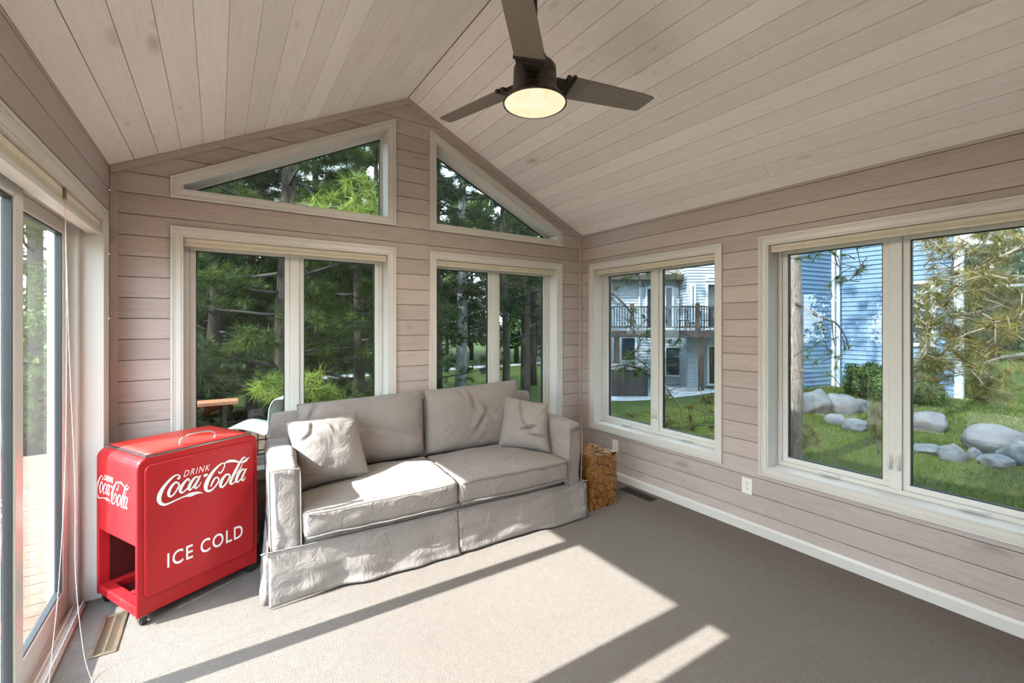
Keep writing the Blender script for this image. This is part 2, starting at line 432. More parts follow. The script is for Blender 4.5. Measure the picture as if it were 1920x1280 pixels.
# ------------------------------------------------------------------ windows
def casing_piece(par, poly, m, mat='white_trim'):
    """one mitred casing board: poly = outer edge a-b, inner edge c-d"""
    (a, b, c, d) = [Vector(p) for p in poly]
    b_ = MB()
    def band(s0, s1, o): b_.prism([tuple(a.lerp(d, s0)), tuple(b.lerp(c, s0)), tuple(b.lerp(c, s1)), tuple(a.lerp(d, s1))], -o, 0, m)
    band(0, .20, .020); band(.20, .36, .015); band(.36, .84, .0125); band(.84, 1, .009)
    return b_.build('casing', mat, par, bevel=.0016)
def casing_ring(par, outer, m):
    inner = inset_poly(outer, CW); n = len(outer)
    for i in range(n): casing_piece(par, (outer[i], outer[(i+1) % n], inner[(i+1) % n], inner[i]), m)
def clip_inset(poly, w):
    cur = list(poly); n = len(poly)
    for i in range(n):
        p, q = Vector(poly[i]), Vector(poly[(i+1) % n]); e = (q-p).normalized(); a, b = e.y, -e.x
        cur = clip(cur, a, b, a*p.x+b*p.y-w)
    out = []
    for p in cur:
        if not out or (Vector(p)-Vector(out[-1])).length > 1e-4: out.append(p)
    return out
def ring(mb, outer, w, o0, o1, m):
    inner = clip_inset(outer, w)
    for pc in minus([list(outer)], inner): mb.prism(pc, o0, o1, m)
    return inner
GO = .160                                            # glass plane behind the wall face
def crank(par, u, z, m):
    c = MB()
    cv = catmull([(-.052, .0, .002), (-.035, .010, .006), (.0, .016, .010), (.035, .013, .008), (.056, .008, .004)], 4)
    rr = [.008, .012, .014, .012, .008]; rr = list(np.interp(np.linspace(0, 4, len(cv)), range(5), rr))
    c.tube([m(u+p[0], GO-.035-p[1], z+p[2]) for p in cv], rr, 8, flat=.7)
    c.box(u-.062, u+.062, GO-.034, GO-.022, z-.012, z+.012, m)
    c.build('crank_handle', 'vinyl', par, smooth=False, bevel=.003)
def sash_lock(par, u, z, m):
    c = MB(); c.box(u-.008, u+.008, GO-.040, GO-.022, z-.055, z+.045, m); h = c.build('sash_lock', 'vinyl', par, bevel=.004)
    MB().tube([m(u+.004, GO-.042, z-.048), m(u+.004, GO-.060, z-.020), m(u+.002, GO-.062, z+.03)], [.006, .0065, .005], 8).build('lever', 'vinyl', h, smooth=True)
def casement(n, r, m, gl='glass_tint', flip=False):
    par = tag(empty('window_%d' % n, m((r[0]+r[1])/2, 0, r[2])), kind='structure')
    inv = Matrix.Translation(-par.location)
    def fin(): 
        for ch in par.children: ch.data.transform(inv); [g.data.transform(inv) for g in ch.children]
    out = rect(*r); casing_ring(par, out, m); op = inset_poly(out, CW)
    u0, u1, z0, z1 = r[0]+CW, r[1]-CW, r[2]+CW, r[3]-CW
    T = .014
    for a in ((u0-T, u0, z0-T, z1+T), (u1, u1+T, z0-T, z1+T), (u0, u1, z1, z1+T), (u0, u1, z0-T, z0)):
        MB().box(a[0], a[1], 0, .20, a[2], a[3], m).build('jamb', 'white_trim', par)
    fr = MB(); ring(fr, rect(u0, u1, z0, z1), .026, GO-.035, GO+.04, m); fr.build('frame', 'vinyl', par, bevel=.002)
    um = (u0+u1)/2
    MB().box(um-.030, um+.030, GO-.036, GO+.04, z0+.026, z1-.026, m).build('mullion', 'vinyl', par, bevel=.002)
    for a, b in ((u0+.026, um-.030), (um+.030, u1-.026)):
        s = MB(); inn = ring(s, rect(a, b, z0+.026, z1-.026), .034, GO-.022, GO+.022, m); sash = s.build('sash', 'vinyl', par, bevel=.003)
        gk = MB(); g2 = ring(gk, inn, .006, GO-.012, GO+.012, m); gk.build('gasket', 'gasket', sash)
        MB().box(g2[0][0], g2[1][0], GO-.003, GO+.003, g2[0][1], g2[2][1], m).build('pane', gl, par)
        for zz in (z0+.12, z1-.06):
            for uu in (a+.017, b-.017):
                MB().tube([m(uu, GO-.0221, zz), m(uu, GO-.0245, zz)], .0045, 8).build('screw_cap', 'white_trim', sash)
        crank(par, (a+b)/2, z0+.012, m)
        sash_lock(par, (um-.020) if a < um-.1 else (um+.020), z0+.19, m)
    fin(); return par
def fixed_pane(n, poly, m, gl='glass_tint'):
    cx_ = sum(p[0] for p in poly)/4; par = tag(empty('window_%d' % n, m(cx_, 0, poly[0][1])), kind='structure')
    casing_ring(par, poly, m); op = inset_poly(poly, CW); T = .014
    n_ = len(op); big = inset_poly(op, -T)
    for i in range(n_):
        MB().prism([op[i], op[(i+1) % n_], big[(i+1) % n_], big[i]], 0, .20, m).build('jamb', 'white_trim', par)
    s = MB(); inn = ring(s, op, .016, GO-.02, GO+.02, m); sa = s.build('frame', 'vinyl', par)
    k = MB(); g2 = ring(k, inn, .005, GO-.01, GO+.01, m); k.build('gasket', 'gasket', par)
    MB().prism(g2, GO-.003, GO+.003, m).build('pane', gl, par)
    inv = Matrix.Translation(-par.location)
    for ch in par.children: ch.data.transform(inv)
    return par
casement(1, WB[0], mB); casement(2, WB[1], mB)
fixed_pane(3, T1, mB); fixed_pane(4, T2, mB)
casement(5, WR[0], mR); casement(6, WR[1], mR); casement(7, WR[2], mR, 'glass_clear')  # last one unseen, added behind the camera to let in daylight
casement(8, WL[0], mL, 'glass_clear')  # unseen, added behind the camera for sun bounce off the floor

# raised cellular shades tucked under the window heads
def raised_shade(r, m, label):
    u0, u1, z1 = r[0]+CW+.002, r[1]-CW-.002, r[3]-CW-.001
    t_ = thing('window_blind', label, 'blind', m((u0+u1)/2, .05, z1-.04), group=None)
    inv = Matrix.Translation(-t_.location)
    a = MB().box(u0, u1, .022, .062, z1-.020, z1, m).build('head_rail', 'shade_cloth', t_, bevel=.002)
    b = MB()
    for i in range(3): b.box(u0+.002, u1-.002, .026, .058, z1-.0245-.0052*i, z1-.0205-.0052*i, m)
    b_ = b.build('folded_cloth', 'shade_cloth', t_)
    c = MB().box(u0, u1, .024, .060, z1-.048, z1-.036, m).build('bottom_rail', 'shade_cloth', t_, bevel=.002)
    for o in (a, b_, c): o.data.transform(inv)
raised_shade(WB[0], mB, 'cream blind folded up at the head of the window behind the red cooler')
raised_shade(WB[1], mB, 'cream blind folded up in the back window nearest the right corner')
raised_shade(WR[0], mR, 'cream blind folded up in the right wall window above the wooden block table')
raised_shade(WR[1], mR, 'cream blind folded up in the nearest and widest right wall window')

# ------------------------------------------------------------------ sliding door on the left
def door_casing(par, d, m):
    a, b, z1 = d[0], d[1], d[3]
    casing_piece(par, ((a, 0), (a, z1), (a+CW, z1-CW), (a+CW, 0)), m)
    casing_piece(par, ((b, 0), (b, z1), (b-CW, z1-CW), (b-CW, 0)), m)
    casing_piece(par, ((a, z1), (b, z1), (b-CW, z1-CW), (a+CW, z1-CW)), m)
d1 = tag(empty('door_1', (LX, 1.447, 0)), kind='structure')
door_casing(d1, DOOR1, mL)
ya, yb, zt = DOOR1[0]+CW, DOOR1[1]-CW, DOOR1[3]-CW
for a in ((ya-.014, ya), (yb, yb+.014)): MB().box(a[0], a[1], 0, .20, 0, zt, mL).build('jamb', 'white_trim', d1)
MB().box(ya, yb, 0, .20, zt, zt+.014, mL).build('jamb', 'white_trim', d1)
f_ = MB(); f_.box(yb-.055, yb, .085, .20, 0, zt, mL); f_.box(ya, ya+.055, .085, .20, 0, zt, mL); f_.box(ya+.055, yb-.055, .085, .20, zt-.04, zt, mL)
f_.build('frame', 'vinyl', d1, bevel=.003)
tr = MB(); tr.box(ya+.055, yb-.055, .055, .21, .0, .014, mL)
for o in (.060, .092, .118, .150): tr.box(ya+.055, yb-.055, o, o+.006, .014, .034, mL)
tr.build('track', 'vinyl', d1, bevel=.001)
def slider(name, y0, y1, oc):
    p = MB(); z0, z1 = .036, zt-.045
    zb = z0+.11
    p.box(y0, y0+.085, oc-.020, oc+.020, z0, z1, mL); p.box(y1-.085, y1, oc-.020, oc+.020, z0, z1, mL)
    p.box(y0+.085, y1-.085, oc-.020, oc+.020, z0, zb, mL); p.box(y0+.085, y1-.085, oc-.020, oc+.020, z1-.065, z1, mL)
    q = p.build('door_panel', 'vinyl', d1, bevel=.006)
    g = MB(); ring(g, rect(y0+.085, y1-.085, zb, z1-.065), .008, oc-.013, oc+.013, mL); g.build('gasket', 'gasket', q)
    MB().box(y0+.09, y1-.09, oc-.003, oc+.003, zb+.005, z1-.07, mL).build('pane', 'glass_clear', d1)
    return q
YM = (ya+yb)/2
slider('fixed', 2.315, yb-.056, .140); slider('fixed', ya+.056, 2*YM-2.315, .140)  # near fixed panel unseen, door lengthened there for more daylight
for y0_, y1_, hy_ in ((YM, 2.405, YM+.045), (2*YM-2.405, YM, YM-.045)):
    q = slider('sliding', y0_, y1_, .098)
    h = MB(); h.tube([mL(hy_, .075, .92), mL(hy_, .045, .95), mL(hy_, .045, 1.17), mL(hy_, .075, 1.20)], .009, 8); h.build('pull_handle', 'vinyl', q, smooth=True)
inv = Matrix.Translation(-d1.location)
for ch in d1.children:
    ch.data.transform(inv); [g.data.transform(inv) for g in ch.children]
sh = thing('lowered_blind', 'unseen cream blind added half let down over the sliding door beside the camera', 'blind', (LX-.06, .9, 1.88)); inv = Matrix.Translation(-sh.location)  # unseen blind placed for its shadow, half raised so sun reaches the floor
for nm, z0_, z1_, o_ in (('cloth', 1.12, 1.90, .0015), ('bottom_rail', 1.10, 1.125, .008), ('head_rail', 1.89, 1.918, .004)):
    MB().box(ya+.012, 1.255, .062-o_, .062+o_, z0_, z1_, mL).build(nm, 'shade_cloth', sh).data.transform(inv)

# blind over the sliding door, drawn up, with its cords
bl = thing('door_blind', 'cream blind drawn up above the sliding glass door, with hanging cords', 'blind', (LX, 2.3, 2.0))
inv = Matrix.Translation(-bl.location)
pp = []
pp.append(MB().box(YM+.01, yb-.012, .006, .058, zt-.030, zt-.002, mL).build('head_rail', 'shade_cloth', bl, bevel=.003))
for i in range(4): pp.append(MB().box(YM+.012, yb-.014, .006, .056, zt-.036-.0062*i, zt-.0318-.0062*i, mL).build('slat', 'shade_cloth', bl))
pp.append(MB().box(YM+.01, yb-.012, .004, .060, zt-.078, zt-.056, mL).build('bottom_rail', 'vinyl', bl, bevel=.003))
pp.append(MB().box(2.56, 2.585, -.002, .012, zt-.045, zt+.004, mL).build('cord_lock', 'brass', bl))
c1 = catmull([mL(2.57, .0, zt-.04), mL(2.572, -.004, 1.5), mL(2.56, -.002, .9), mL(2.50, .004, .45), mL(2.40, .004, .20), mL(2.30, .0, .012)], 8)
c2 = catmull([mL(2.575, .002, zt-.04), mL(2.60, -.006, 1.4), mL(2.66, -.012, .8), mL(2.63, -.02, .42), mL(2.60, -.05, .10), mL(2.52, -.09, .006), mL(2.43, -.12, .005)], 8)
for c_ in (c1, c2): pp.append(MB().tube(c_, .0010, 5).build('pull_cord', 'cord', bl, smooth=True))
for o in pp: o.data.transform(inv)

# outlets
def outlet(u, z, m, label):
    t_ = thing('wall_outlet', label, 'outlet', m(u, 0, z)); inv = Matrix.Translation(-t_.location); ps = []
    ps.append(MB().box(u-.038, u+.038, -.006, 0, z-.058, z+.058, m).build('cover_plate', 'outlet_white', t_, bevel=.003))
    for dz in (-.020, .020):
        r_ = MB().prism([(u+.017*math.cos(a)*(1 if abs(math.cos(a)) < .8 else .9), z+dz+.0145*math.sin(a)) for a in np.linspace(0, 2*PI, 16, endpoint=False)], -.0085, -.005, m).build('receptacle', 'outlet_white', t_)
        s_ = MB(); s_.box(u-.0075, u-.0050, -.0092, -.0082, z+dz-.001, z+dz+.007, m); s_.box(u+.0045, u+.0070, -.0092, -.0082, z+dz-.001, z+dz+.007, m); s_.box(u-.002, u+.002, -.0092, -.0082, z+dz-.009, z+dz-.005, m)
        s2 = s_.build('slots', 'slot_dark', r_); s2.data.transform(inv); ps.append(r_)
    ps.append(MB().tube([m(u, -.0058, z), m(u, -.0075, z)], .003, 8).build('screw', 'chrome', t_))
    for o in ps: o.data.transform(inv)
outlet(1.722, .325, mR, 'white outlet on the plank wall between the two right windows')
outlet(3.0, .322, mR, 'white outlet low in the corner behind the wooden block table')

# floor registers
def register(name, label, x0, x1, y0, y1, mat, nslat):
    t_ = thing(name, label, 'floor vent', ((x0+x1)/2, (y0+y1)/2, 0)); hx, hy = (x1-x0)/2, (y1-y0)/2
    fm = MB(); b = .017
    fm.box(-hx, -hx+b, -hy, hy, 0, .006); fm.box(hx-b, hx, -hy, hy, 0, .006); fm.box(-hx+b, hx-b, -hy, -hy+b, 0, .006); fm.box(-hx+b, hx-b, hy-b, hy, 0, .006)
    fm.build('frame', mat, t_, bevel=.002)
    MB().box(-hx+b, hx-b, -hy+b, hy-b, .0005, .001).build('duct_opening', 'slot_dark', t_)
    me = None
    for i in range(nslat):
        y = -hy+b+(i+.5)*(2*hy-2*b)/nslat
        if me is None:
            s = MB().box(-hx+b, hx-b, -.0028, .0028, .001, .005).build('slat', mat, t_); me = s.data
        else:
            s = bpy.data.objects.new('slat', me); COL.objects.link(s); s.parent = t_
        s.location = (0, y, 0)
    MB().box(-.004, .004, -hy+b, hy-b, .001, .0055).build('centre_bar', mat, t_)
register('floor_register', 'brass floor register in sunlight beside the red cooler', -.485, -.385, 2.69, 3.04, 'brass', 26)
register('floor_register', 'dark floor register on the carpet below the right wall window', 3.038, 3.138, 2.452, 2.795, 'vent_dark', 26)
# ------------------------------------------------------------------ soft shapes
def soft_box(x0, x1, y0, y1, z0, z1, r=.03, puff=(0, 0, 0), n=(16, 10, 6), wr=0, seed=0, fq=5.0, post=None):
    c = Vector(((x0+x1)/2, (y0+y1)/2, (z0+z1)/2)); hh = Vector(((x1-x0)/2, (y1-y0)/2, (z1-z0)/2)); mb = MB()
    so = Vector((seed*3.7, seed*1.3, seed*2.1))
    def warp(t, k):                                 # denser near the edges
        return t
    def pt(a, b, d):
        p = Vector((a*hh.x, b*hh.y, d*hh.z)); q = Vector([max(-(h-r), min(h-r, v)) for v, h in zip(p, hh)]); dd = p-q
        if dd.length > 1e-9: p = q+dd.normalized()*r
        sx, sy, sz = (1-a*a), (1-b*b), (1-d*d)
        p.z += puff[2]*d*(max(sx, 0)*max(sy, 0))**.6; p.y += puff[1]*b*(max(sx, 0)*max(sz, 0))**.6; p.x += puff[0]*a*(max(sy, 0)*max(sz, 0))**.6
        p += c
        if wr:
            w = noise.noise_vector(p*fq+so)*wr + noise.noise_vector(p*fq*2.6+so)*wr*.35; p = p+w
        return post(p) if post else p
    nx, ny, nz = n
    L = lambda t: 2*t-1
    for s in (-1, 1):
        mb.grid(lambda u, v: pt(L(u), L(v), s), nx, ny); mb.grid(lambda u, v: pt(L(u), s, L(v)), nx, nz); mb.grid(lambda u, v: pt(s, L(u), L(v)), ny, nz)
    return weld(mb)
def weld(mb, d=1e-5):
    me = bpy.data.meshes.new('tmp'); me.from_pydata(mb.v, [], mb.f); bm = bmesh.new(); bm.from_mesh(me)
    bmesh.ops.remove_doubles(bm, verts=bm.verts, dist=d); bm.verts.index_update()
    mb.v = [tuple(v.co) for v in bm.verts]; mb.f = [tuple(v.index for v in f.verts) for f in bm.faces]; bm.free(); bpy.data.meshes.remove(me); return mb

# ------------------------------------------------------------------ sofa
SO = (1.3145, 2.612, 0); XA, XB, YA, YB = -.925, -1.080, .900, 1.048; SRZ = math.radians(-3.4)
sofa = thing('sofa', 'grey-beige slipcovered two seat sofa under the back windows', 'sofa', SO, SRZ)
soft_box(XA, YA, .03, .76, .10, .318, .02, n=(10, 6, 4)).build('seat_base', 'sofa_cloth', sofa, smooth=True)
soft_box(XB+.02, YB-.02, .71, .775, .06, .90, .032, n=(40, 6, 20), wr=.006, seed=4).build('back_frame', 'sofa_cloth', sofa, smooth=True)
for s in (-1, 1):
    def ap(p, s=s):
        k = (p.z-.3)/.43; p = p.copy(); p.x += s*(.012*k + .016*max(0, .28-p.z)); p.y -= .012*max(0, k)*(1 if p.y < .2 else 0); p.z -= .03*max(0, (p.y-.4))*(k > .5); p.y += .16*max(0, s*p.x-.90)*(p.y < .2); return p
    xi, xo = (XA, XB) if s < 0 else (YA, YB); xa, xb = sorted((xi, xo))
    arm = soft_box(xa, xb, .0, .76, .05, .735, .036, (.006, .006, .012), (10, 34, 34), .011, 7+s, 6, ap).build('arm', 'sofa_cloth', sofa, smooth=True)
    zz = .706
    w = [(xi+s*.006, -.004, .26), (xi+s*.010, -.012, .5), (xi+s*.014, -.0175, zz-.012), (xi+s*.03, -.020, zz+.006), ((xi+xo)/2, -.012, zz+.012), (xo-s*.012, .002, zz+.006), (xo+s*.006, .010, zz-.014), (xo+s*.004, .012, .5), (xo-s*.002, .016, .26)]
    MB().tube(catmull(w, 6), .0042, 6).build('welt', 'welt_cloth', arm, smooth=True)

rs = random.Random(11)
def nz(x, y, z=0): return noise.noise(Vector((x, y, z)))
def skirt(name, fn_xy, nrm, length, seed, amp=.03, flare=.045, hem=.012, curl=0):
    """cloth panel hanging from z=.283 to the carpet; fn_xy(s) gives the top line, nrm the outward direction"""
    mb = MB()
    def f(u, v):
        x, y = fn_xy(u); zb = hem+.010*nz(u*length*2.2, seed*5.1)
        z = .283+(zb-.283)*v
        fold = (nz(u*length*3.1+seed*9, v*.9, seed)+.55*nz(u*length*7.3+seed*3, v*1.3+4, seed))*amp*(v**.8)
        fold += .010*nz(u*length*5+seed, v*5, seed+8)*(.3+v)
        out = .004+flare*v**1.15+fold
        out = max(out, .002)
        return (x+nrm[0]*out, y+nrm[1]*out, z)
    mb.grid(f, int(length*70), 22)
    return mb.build(name, 'sofa_cloth', sofa, smooth=True, solid=.003)
skirt('skirt_panel', lambda u: (XB-.010+(-XB+.008)*u, -.001), (0, -1), 1.03, 2.3, .034, .040)
skirt('skirt_panel', lambda u: (.004+(YB+.006)*u, -.001), (0, -1), 1.03, 5.6, .024, .036)
skirt('skirt_panel', lambda u: (XB-.008, .0+.76*u), (-1, 0), .78, 3.1, .016, .030)
skirt('skirt_panel', lambda u: (YB+.008, .0+.76*u), (1, 0), .78, 8.4, .016, .040)
# tucked pleat cloths behind the openings at the corners and at the middle
for x0, x1 in ((XB-.035, XB+.03), (-.05, .055), (YB-.03, YB+.035)):
    MB().grid(lambda u, v: (x0+(x1-x0)*u, -.002-.018*v, .27-.255*v), 4, 4).build('pleat', 'sofa_cloth', sofa, smooth=True, solid=.003)
def hem_welt(pts): return MB().tube(catmull(pts, 6), .0038, 6).build('skirt_welt', 'welt_cloth', sofa, smooth=True)
hem_welt([(XB-.013, .78, .284), (XB-.013, .1, .284), (XB-.013, -.003, .284), (XB, -.007, .284), (-.5, -.008, .282), (0, -.008, .284), (.5, -.008, .283), (YB, -.007, .284), (YB+.013, -.003, .284), (YB+.013, .1, .284), (YB+.013, .78, .284)])

def seat_cushion(x0, x1, seed, rise):
    def post(p):
        p = p.copy(); t_ = (p.x-x0)/(x1-x0)
        p.z += rise(t_, (p.y+.02)/.64)*max(0, (p.z-.33)/.14); return p
    mb = soft_box(x0, x1, -.024, .64, .322, .470, .022, (0.004, .012, .030), (44, 34, 10), .0075, seed, 7, post)
    c_ = mb.build('seat_cushion', 'sofa_cloth', sofa, smooth=True)
    for zz, dr in ((.466, 0), (.328, 0)):
        pts = []
        for k in range(25):
            t_ = k/24; x = x0+.012+(x1-x0-.024)*t_; p = Vector((x, -.028-.010*(1-(2*t_-1)**2)**.6, zz))
            p += noise.noise_vector(p*7+Vector((seed*3.7, seed*1.3, seed*2.1)))*.0075
            pts.append(post(p) if zz > .4 else p)
        MB().tube(pts, .0042, 6).build('piping', 'welt_cloth', c_, smooth=True)
    return c_
seat_cushion(XA+.004, -.003, 3, lambda a, b: .030*math.exp(-((a-.75)/.25)**2)*math.sin(PI*min(1, max(0, b)))-.012*(1-a))
seat_cushion(.004, YA-.004, 6, lambda a, b: .006*math.sin(PI*a))

def sheet_cushion(corners, thick, seed, kinks, pin=.05, full=2.0, rough=.10, N=36, org=Vector()):
    """two sheets of cloth joined along a seam; corners: bottom-left, bottom-right, top-right, top-left seen from the front"""
    bl_, br, tr_, tl = [Vector(c) for c in corners]; nrm = (br-bl_).cross(tl-bl_).normalized(); mb = MB()
    def sheet(u, v, s):
        a, b = 2*u-1, 2*v-1
        ua = a*(1-pin*(1-b*b)*abs(a)**2); vb = b*(1-pin*(1-a*a)*abs(b)**2)
        U, V = (ua+1)/2, (vb+1)/2
        p = bl_*(1-U)*(1-V)+br*U*(1-V)+tr_*U*V+tl*(1-U)*V
        env = max(0, 1-abs(a)**full)**.5*max(0, 1-abs(b)**full)**.5
        th = thick*env*(1+rough*1.6*nz(u*3.2+seed, v*3.2, seed))+rough*.025*nz(u*9+seed, v*9, seed+3)*env
        rad = math.atan2(b, a)                        # gathers running in from the seam
        th += .006*env**.5*(1-env)*math.sin(rad*17+seed)*(1+nz(rad*3, seed))
        for k in kinks:
            du = (u-k[0])*math.cos(k[2])+(v-k[1])*math.sin(k[2]); dv = -(u-k[0])*math.sin(k[2])+(v-k[1])*math.cos(k[2])
            th += (-k[4]*math.exp(-(du/k[3])**2-(dv/.022)**2)+.5*k[4]*math.exp(-(du/k[3])**2-((dv-.05)/.035)**2))*(s > 0)*min(1, env*3)
        return p+nrm*(s*th)+noise.noise_vector(p*9)*.002*env-org
    mb.grid(lambda u, v: sheet(u, v, 1), N, N); mb.grid(lambda u, v: sheet(u, v, -1), N, N); weld(mb, 2e-4)
    M_ = 30
    ed = [sheet(k/M_, 0, 1) for k in range(M_)]+[sheet(1, k/M_, 1) for k in range(M_)]+[sheet(1-k/M_, 1, 1) for k in range(M_)]+[sheet(0, 1-k/M_, 1) for k in range(M_)]
    return mb, MB().tube(ed, .0034, 6, closed=True)
def back_cushion(corners, seed, kinks):
    mb, pp_ = sheet_cushion(corners, .115, seed, kinks, .015, 5.0, .10, 46)
    o = mb.build('back_cushion', 'sofa_cloth', sofa, smooth=True); pp_.build('piping', 'welt_cloth', o, smooth=True)
back_cushion([(-.90, .655, .475), (-.004, .655, .475), (-.004, .705, .975), (-.90, .705, .945)], 12, [(.10, .85, 1.3, .16, .02), (.35, .7, 2.2, .22, .012), (.7, .45, 2.6, .25, .010)])
back_cushion([(.006, .655, .475), (.885, .655, .475), (.865, .700, 1.005), (.006, .705, .970)], 15, [(.44, .80, 1.75, .16, .026), (.34, .92, 1.9, .08, .02), (.52, .42, 1.2, .16, .016), (.58, .62, 1.9, .2, .014)])

# ------------------------------------------------------------------ throw pillows
def pillow(name, label, corners, thick, seed, kinks):
    cen = sum((Vector(c) for c in corners), Vector())/4; o = thing(name, label, 'pillow', cen)
    mb, pp_ = sheet_cushion(corners, thick, seed, kinks, .07, 2.2, .09, 40, cen)
    mb.build('cover', 'pillow_cloth', o, smooth=True); pp_.build('piping', 'welt_cloth', o, smooth=True); return o
pillow('throw_pillow', 'sunlit beige throw pillow leaning in the left corner of the sofa',
       [(.415, 2.965, .49), (.850, 2.990, .495), (.800, 3.135, .89), (.352, 3.115, .89)], .095, 2, [(.30, .86, 1.2, .10, .014), (.55, .86, 2.0, .12, .012), (.2, .7, .6, .15, .01)])
pillow('throw_pillow', 'creased taupe throw pillow leaning against the right arm of the sofa',
       [(1.925, 3.085, .50), (2.175, 2.725, .495), (2.235, 2.825, .855), (2.035, 3.160, .895)], .082, 9, [(.66, .42, .35, .16, .042), (.80, .28, -.05, .14, .040), (.46, .80, 1.75, .18, .034), (.55, .52, 2.3, .12, .030)])

# ------------------------------------------------------------------ red cooler
CO = Vector((-.331, 2.82, 0)); CRZ = math.radians(28); CWD, CDP, CH = .605, .455, .838
e1 = Vector((math.cos(CRZ), math.sin(CRZ), 0)); e2 = Vector((-math.sin(CRZ), math.cos(CRZ), 0))
ck = thing('drink_cooler', 'vintage red metal drink cooler on casters with white lettering', 'cooler', CO, CRZ)
def round_top(x0, x1, z0, z1, r, n=7, rb=0):
    p = [(x0, z0), (x1, z0)] if not rb else [(x0+rb*(1-math.cos(a)), z0+rb*(1-math.sin(a))) for a in np.linspace(0, PI/2, 5)]+[(x1-rb*(1-math.sin(a)), z0+rb*(1-math.cos(a))) for a in np.linspace(0, PI/2, 5)]
    p += [(x1-r+r*math.cos(a), z1-r+r*math.sin(a)) for a in np.linspace(0, PI/2, n)]
    p += [(x0+r-r*math.sin(a), z1-r+r*math.cos(a)) for a in np.linspace(0, PI/2, n)]
    return p
idm = lambda u, o, z: (u, o, z)
ZO = .405                                            # top of the open lower bay
MB().prism(round_top(.002, CWD-.002, ZO, CH, .055), .014, CDP-.014, idm).build('tank', 'red_enamel', ck, bevel=.004)
fp = MB(); fp.prism(round_top(0, CWD, .050, CH-.001, .056), 0, .018, idm)
fpo = fp.build('front_panel', 'red_enamel', ck, bevel=.010, seg=4)
MB().prism(round_top(0, CWD, .050, CH-.001, .056), CDP-.018, CDP, idm).build('back_panel', 'red_enamel', ck, bevel=.010, seg=4)
MB().prism(round_top(.030, CWD-.030, .135, CH-.038, .034, rb=.03), -.011, .004, idm).build('embossed_panel', 'red_enamel', fpo, bevel=.010, seg=4)
MB().box(CWD-.016, CWD-.002, .014, CDP-.014, .04, ZO).build('end_panel', 'red_enamel', ck)
fr = MB(); fr.box(.004, CWD-.004, .016, .060, .054, .100); fr.box(.004, CWD-.004, CDP-.060, CDP-.016, .054, .100)
fr.box(.004, .060, .060, CDP-.060, .054, .100); fr.box(CWD-.06, CWD-.016, .060, CDP-.060, .054, .100); fr.box(.06, CWD-.06, .185, .225, .070, .098)
fr.build('bottom_frame', 'red_enamel', ck, bevel=.006)
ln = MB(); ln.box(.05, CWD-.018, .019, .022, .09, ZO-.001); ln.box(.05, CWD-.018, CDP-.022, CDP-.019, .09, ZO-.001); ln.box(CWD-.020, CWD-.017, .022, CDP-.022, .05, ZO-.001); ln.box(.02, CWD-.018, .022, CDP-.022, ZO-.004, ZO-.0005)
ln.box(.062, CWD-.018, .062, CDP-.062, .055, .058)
ln.build('bay_shade_liner', 'red_inside_shade', ck)  # near-black lining puts the shade inside the open bay into the colour
lid = MB()
def lidf(u, v):
    a, b = 2*u-1, 2*v-1
    return (.048+(CWD-.096)*u, .012+(CDP-.024)*v, CH+.006+.016*max(0, (1-a**4))*max(0, (1-b**4)))
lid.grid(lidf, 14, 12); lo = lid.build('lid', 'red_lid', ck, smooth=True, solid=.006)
gk = MB()
for (a, b, c, d) in ((.040, CWD-.040, .006, .016), (.040, CWD-.040, CDP-.016, CDP-.006), (.040, .050, .016, CDP-.016), (CWD-.05, CWD-.04, .016, CDP-.016)): gk.box(a, b, c, d, CH-.001, CH+.0065)
gk.build('gasket', 'gasket', lo)
gs = MB()
for (a, b, c, d) in ((.034, CWD-.034, .001, .006), (.034, .040, .006, CDP-.006)): gs.box(a, b, c, d, CH-.001, CH+.004)
gs.build('edge_trim', 'chrome', lo)
hx = .30
MB().tube(catmull([(hx-.085, .050, CH+.014), (hx-.088, .050, CH+.034), (hx-.062, .052, CH+.056), (hx, .054, CH+.062), (hx+.062, .052, CH+.056), (hx+.088, .050, CH+.034), (hx+.085, .050, CH+.014)], 6), .0075, 8, flat=.8).build('handle', 'chrome', lo, smooth=True)
for x, y in ((.036, .030), (CWD-.036, .030), (.036, CDP-.030), (CWD-.036, CDP-.030)):
    k = MB(); k.box(x-.016, x+.016, y-.020, y+.020, .042, .055); k.box(x-.018, x-.014, y-.014, y+.014, .018, .046); k.box(x+.014, x+.018, y-.014, y+.014, .018, .046)
    kk = k.build('caster', 'caster_metal', ck, bevel=.002)
    MB().tube([(x-.012, y, .0225), (x+.012, y, .0225)], .0225, 18).build('wheel', 'rubber', kk, bevel=.003)

# lettering: strokes measured on the photograph, laid on the front panel
fn_ = -e2; FP0 = CO+e2*(-.011)
def face_uv(px, py):
    p = on_plane(px, py, FP0, fn_)-CO; return (p.dot(e1), p.z)
def crop_uv(x, y): return face_uv(290+x/7.5286, 790+y/7.5286)
S = []                                               # (points (x, y, width), all in the same measured frame)
S.append([(318, 812, 22), (345, 795, 30), (352, 768, 22), (325, 752, 18), (270, 772, 24), (195, 842, 34), (120, 935, 46), (72, 1030, 62), (60, 1100, 66), (82, 1150, 54), (135, 1172, 36), (205, 1152, 24), (300, 1108, 20), (390, 1068, 20), (440, 1050, 26)])
S.append([(420, 1060, 12), (455, 1045, 34), (510, 1030, 54), (560, 1014, 42), (620, 1002, 30), (685, 1010, 3)])
S.append([(326, 862, 26), (290, 860, 26), (240, 910, 36), (202, 985, 44), (198, 1040, 40), (228, 1056, 26), (280, 1012, 22), (330, 930, 22), (342, 880, 24), (322, 860, 24)])
S.append([(325, 875, 14), (350, 905, 16), (385, 890, 14)])
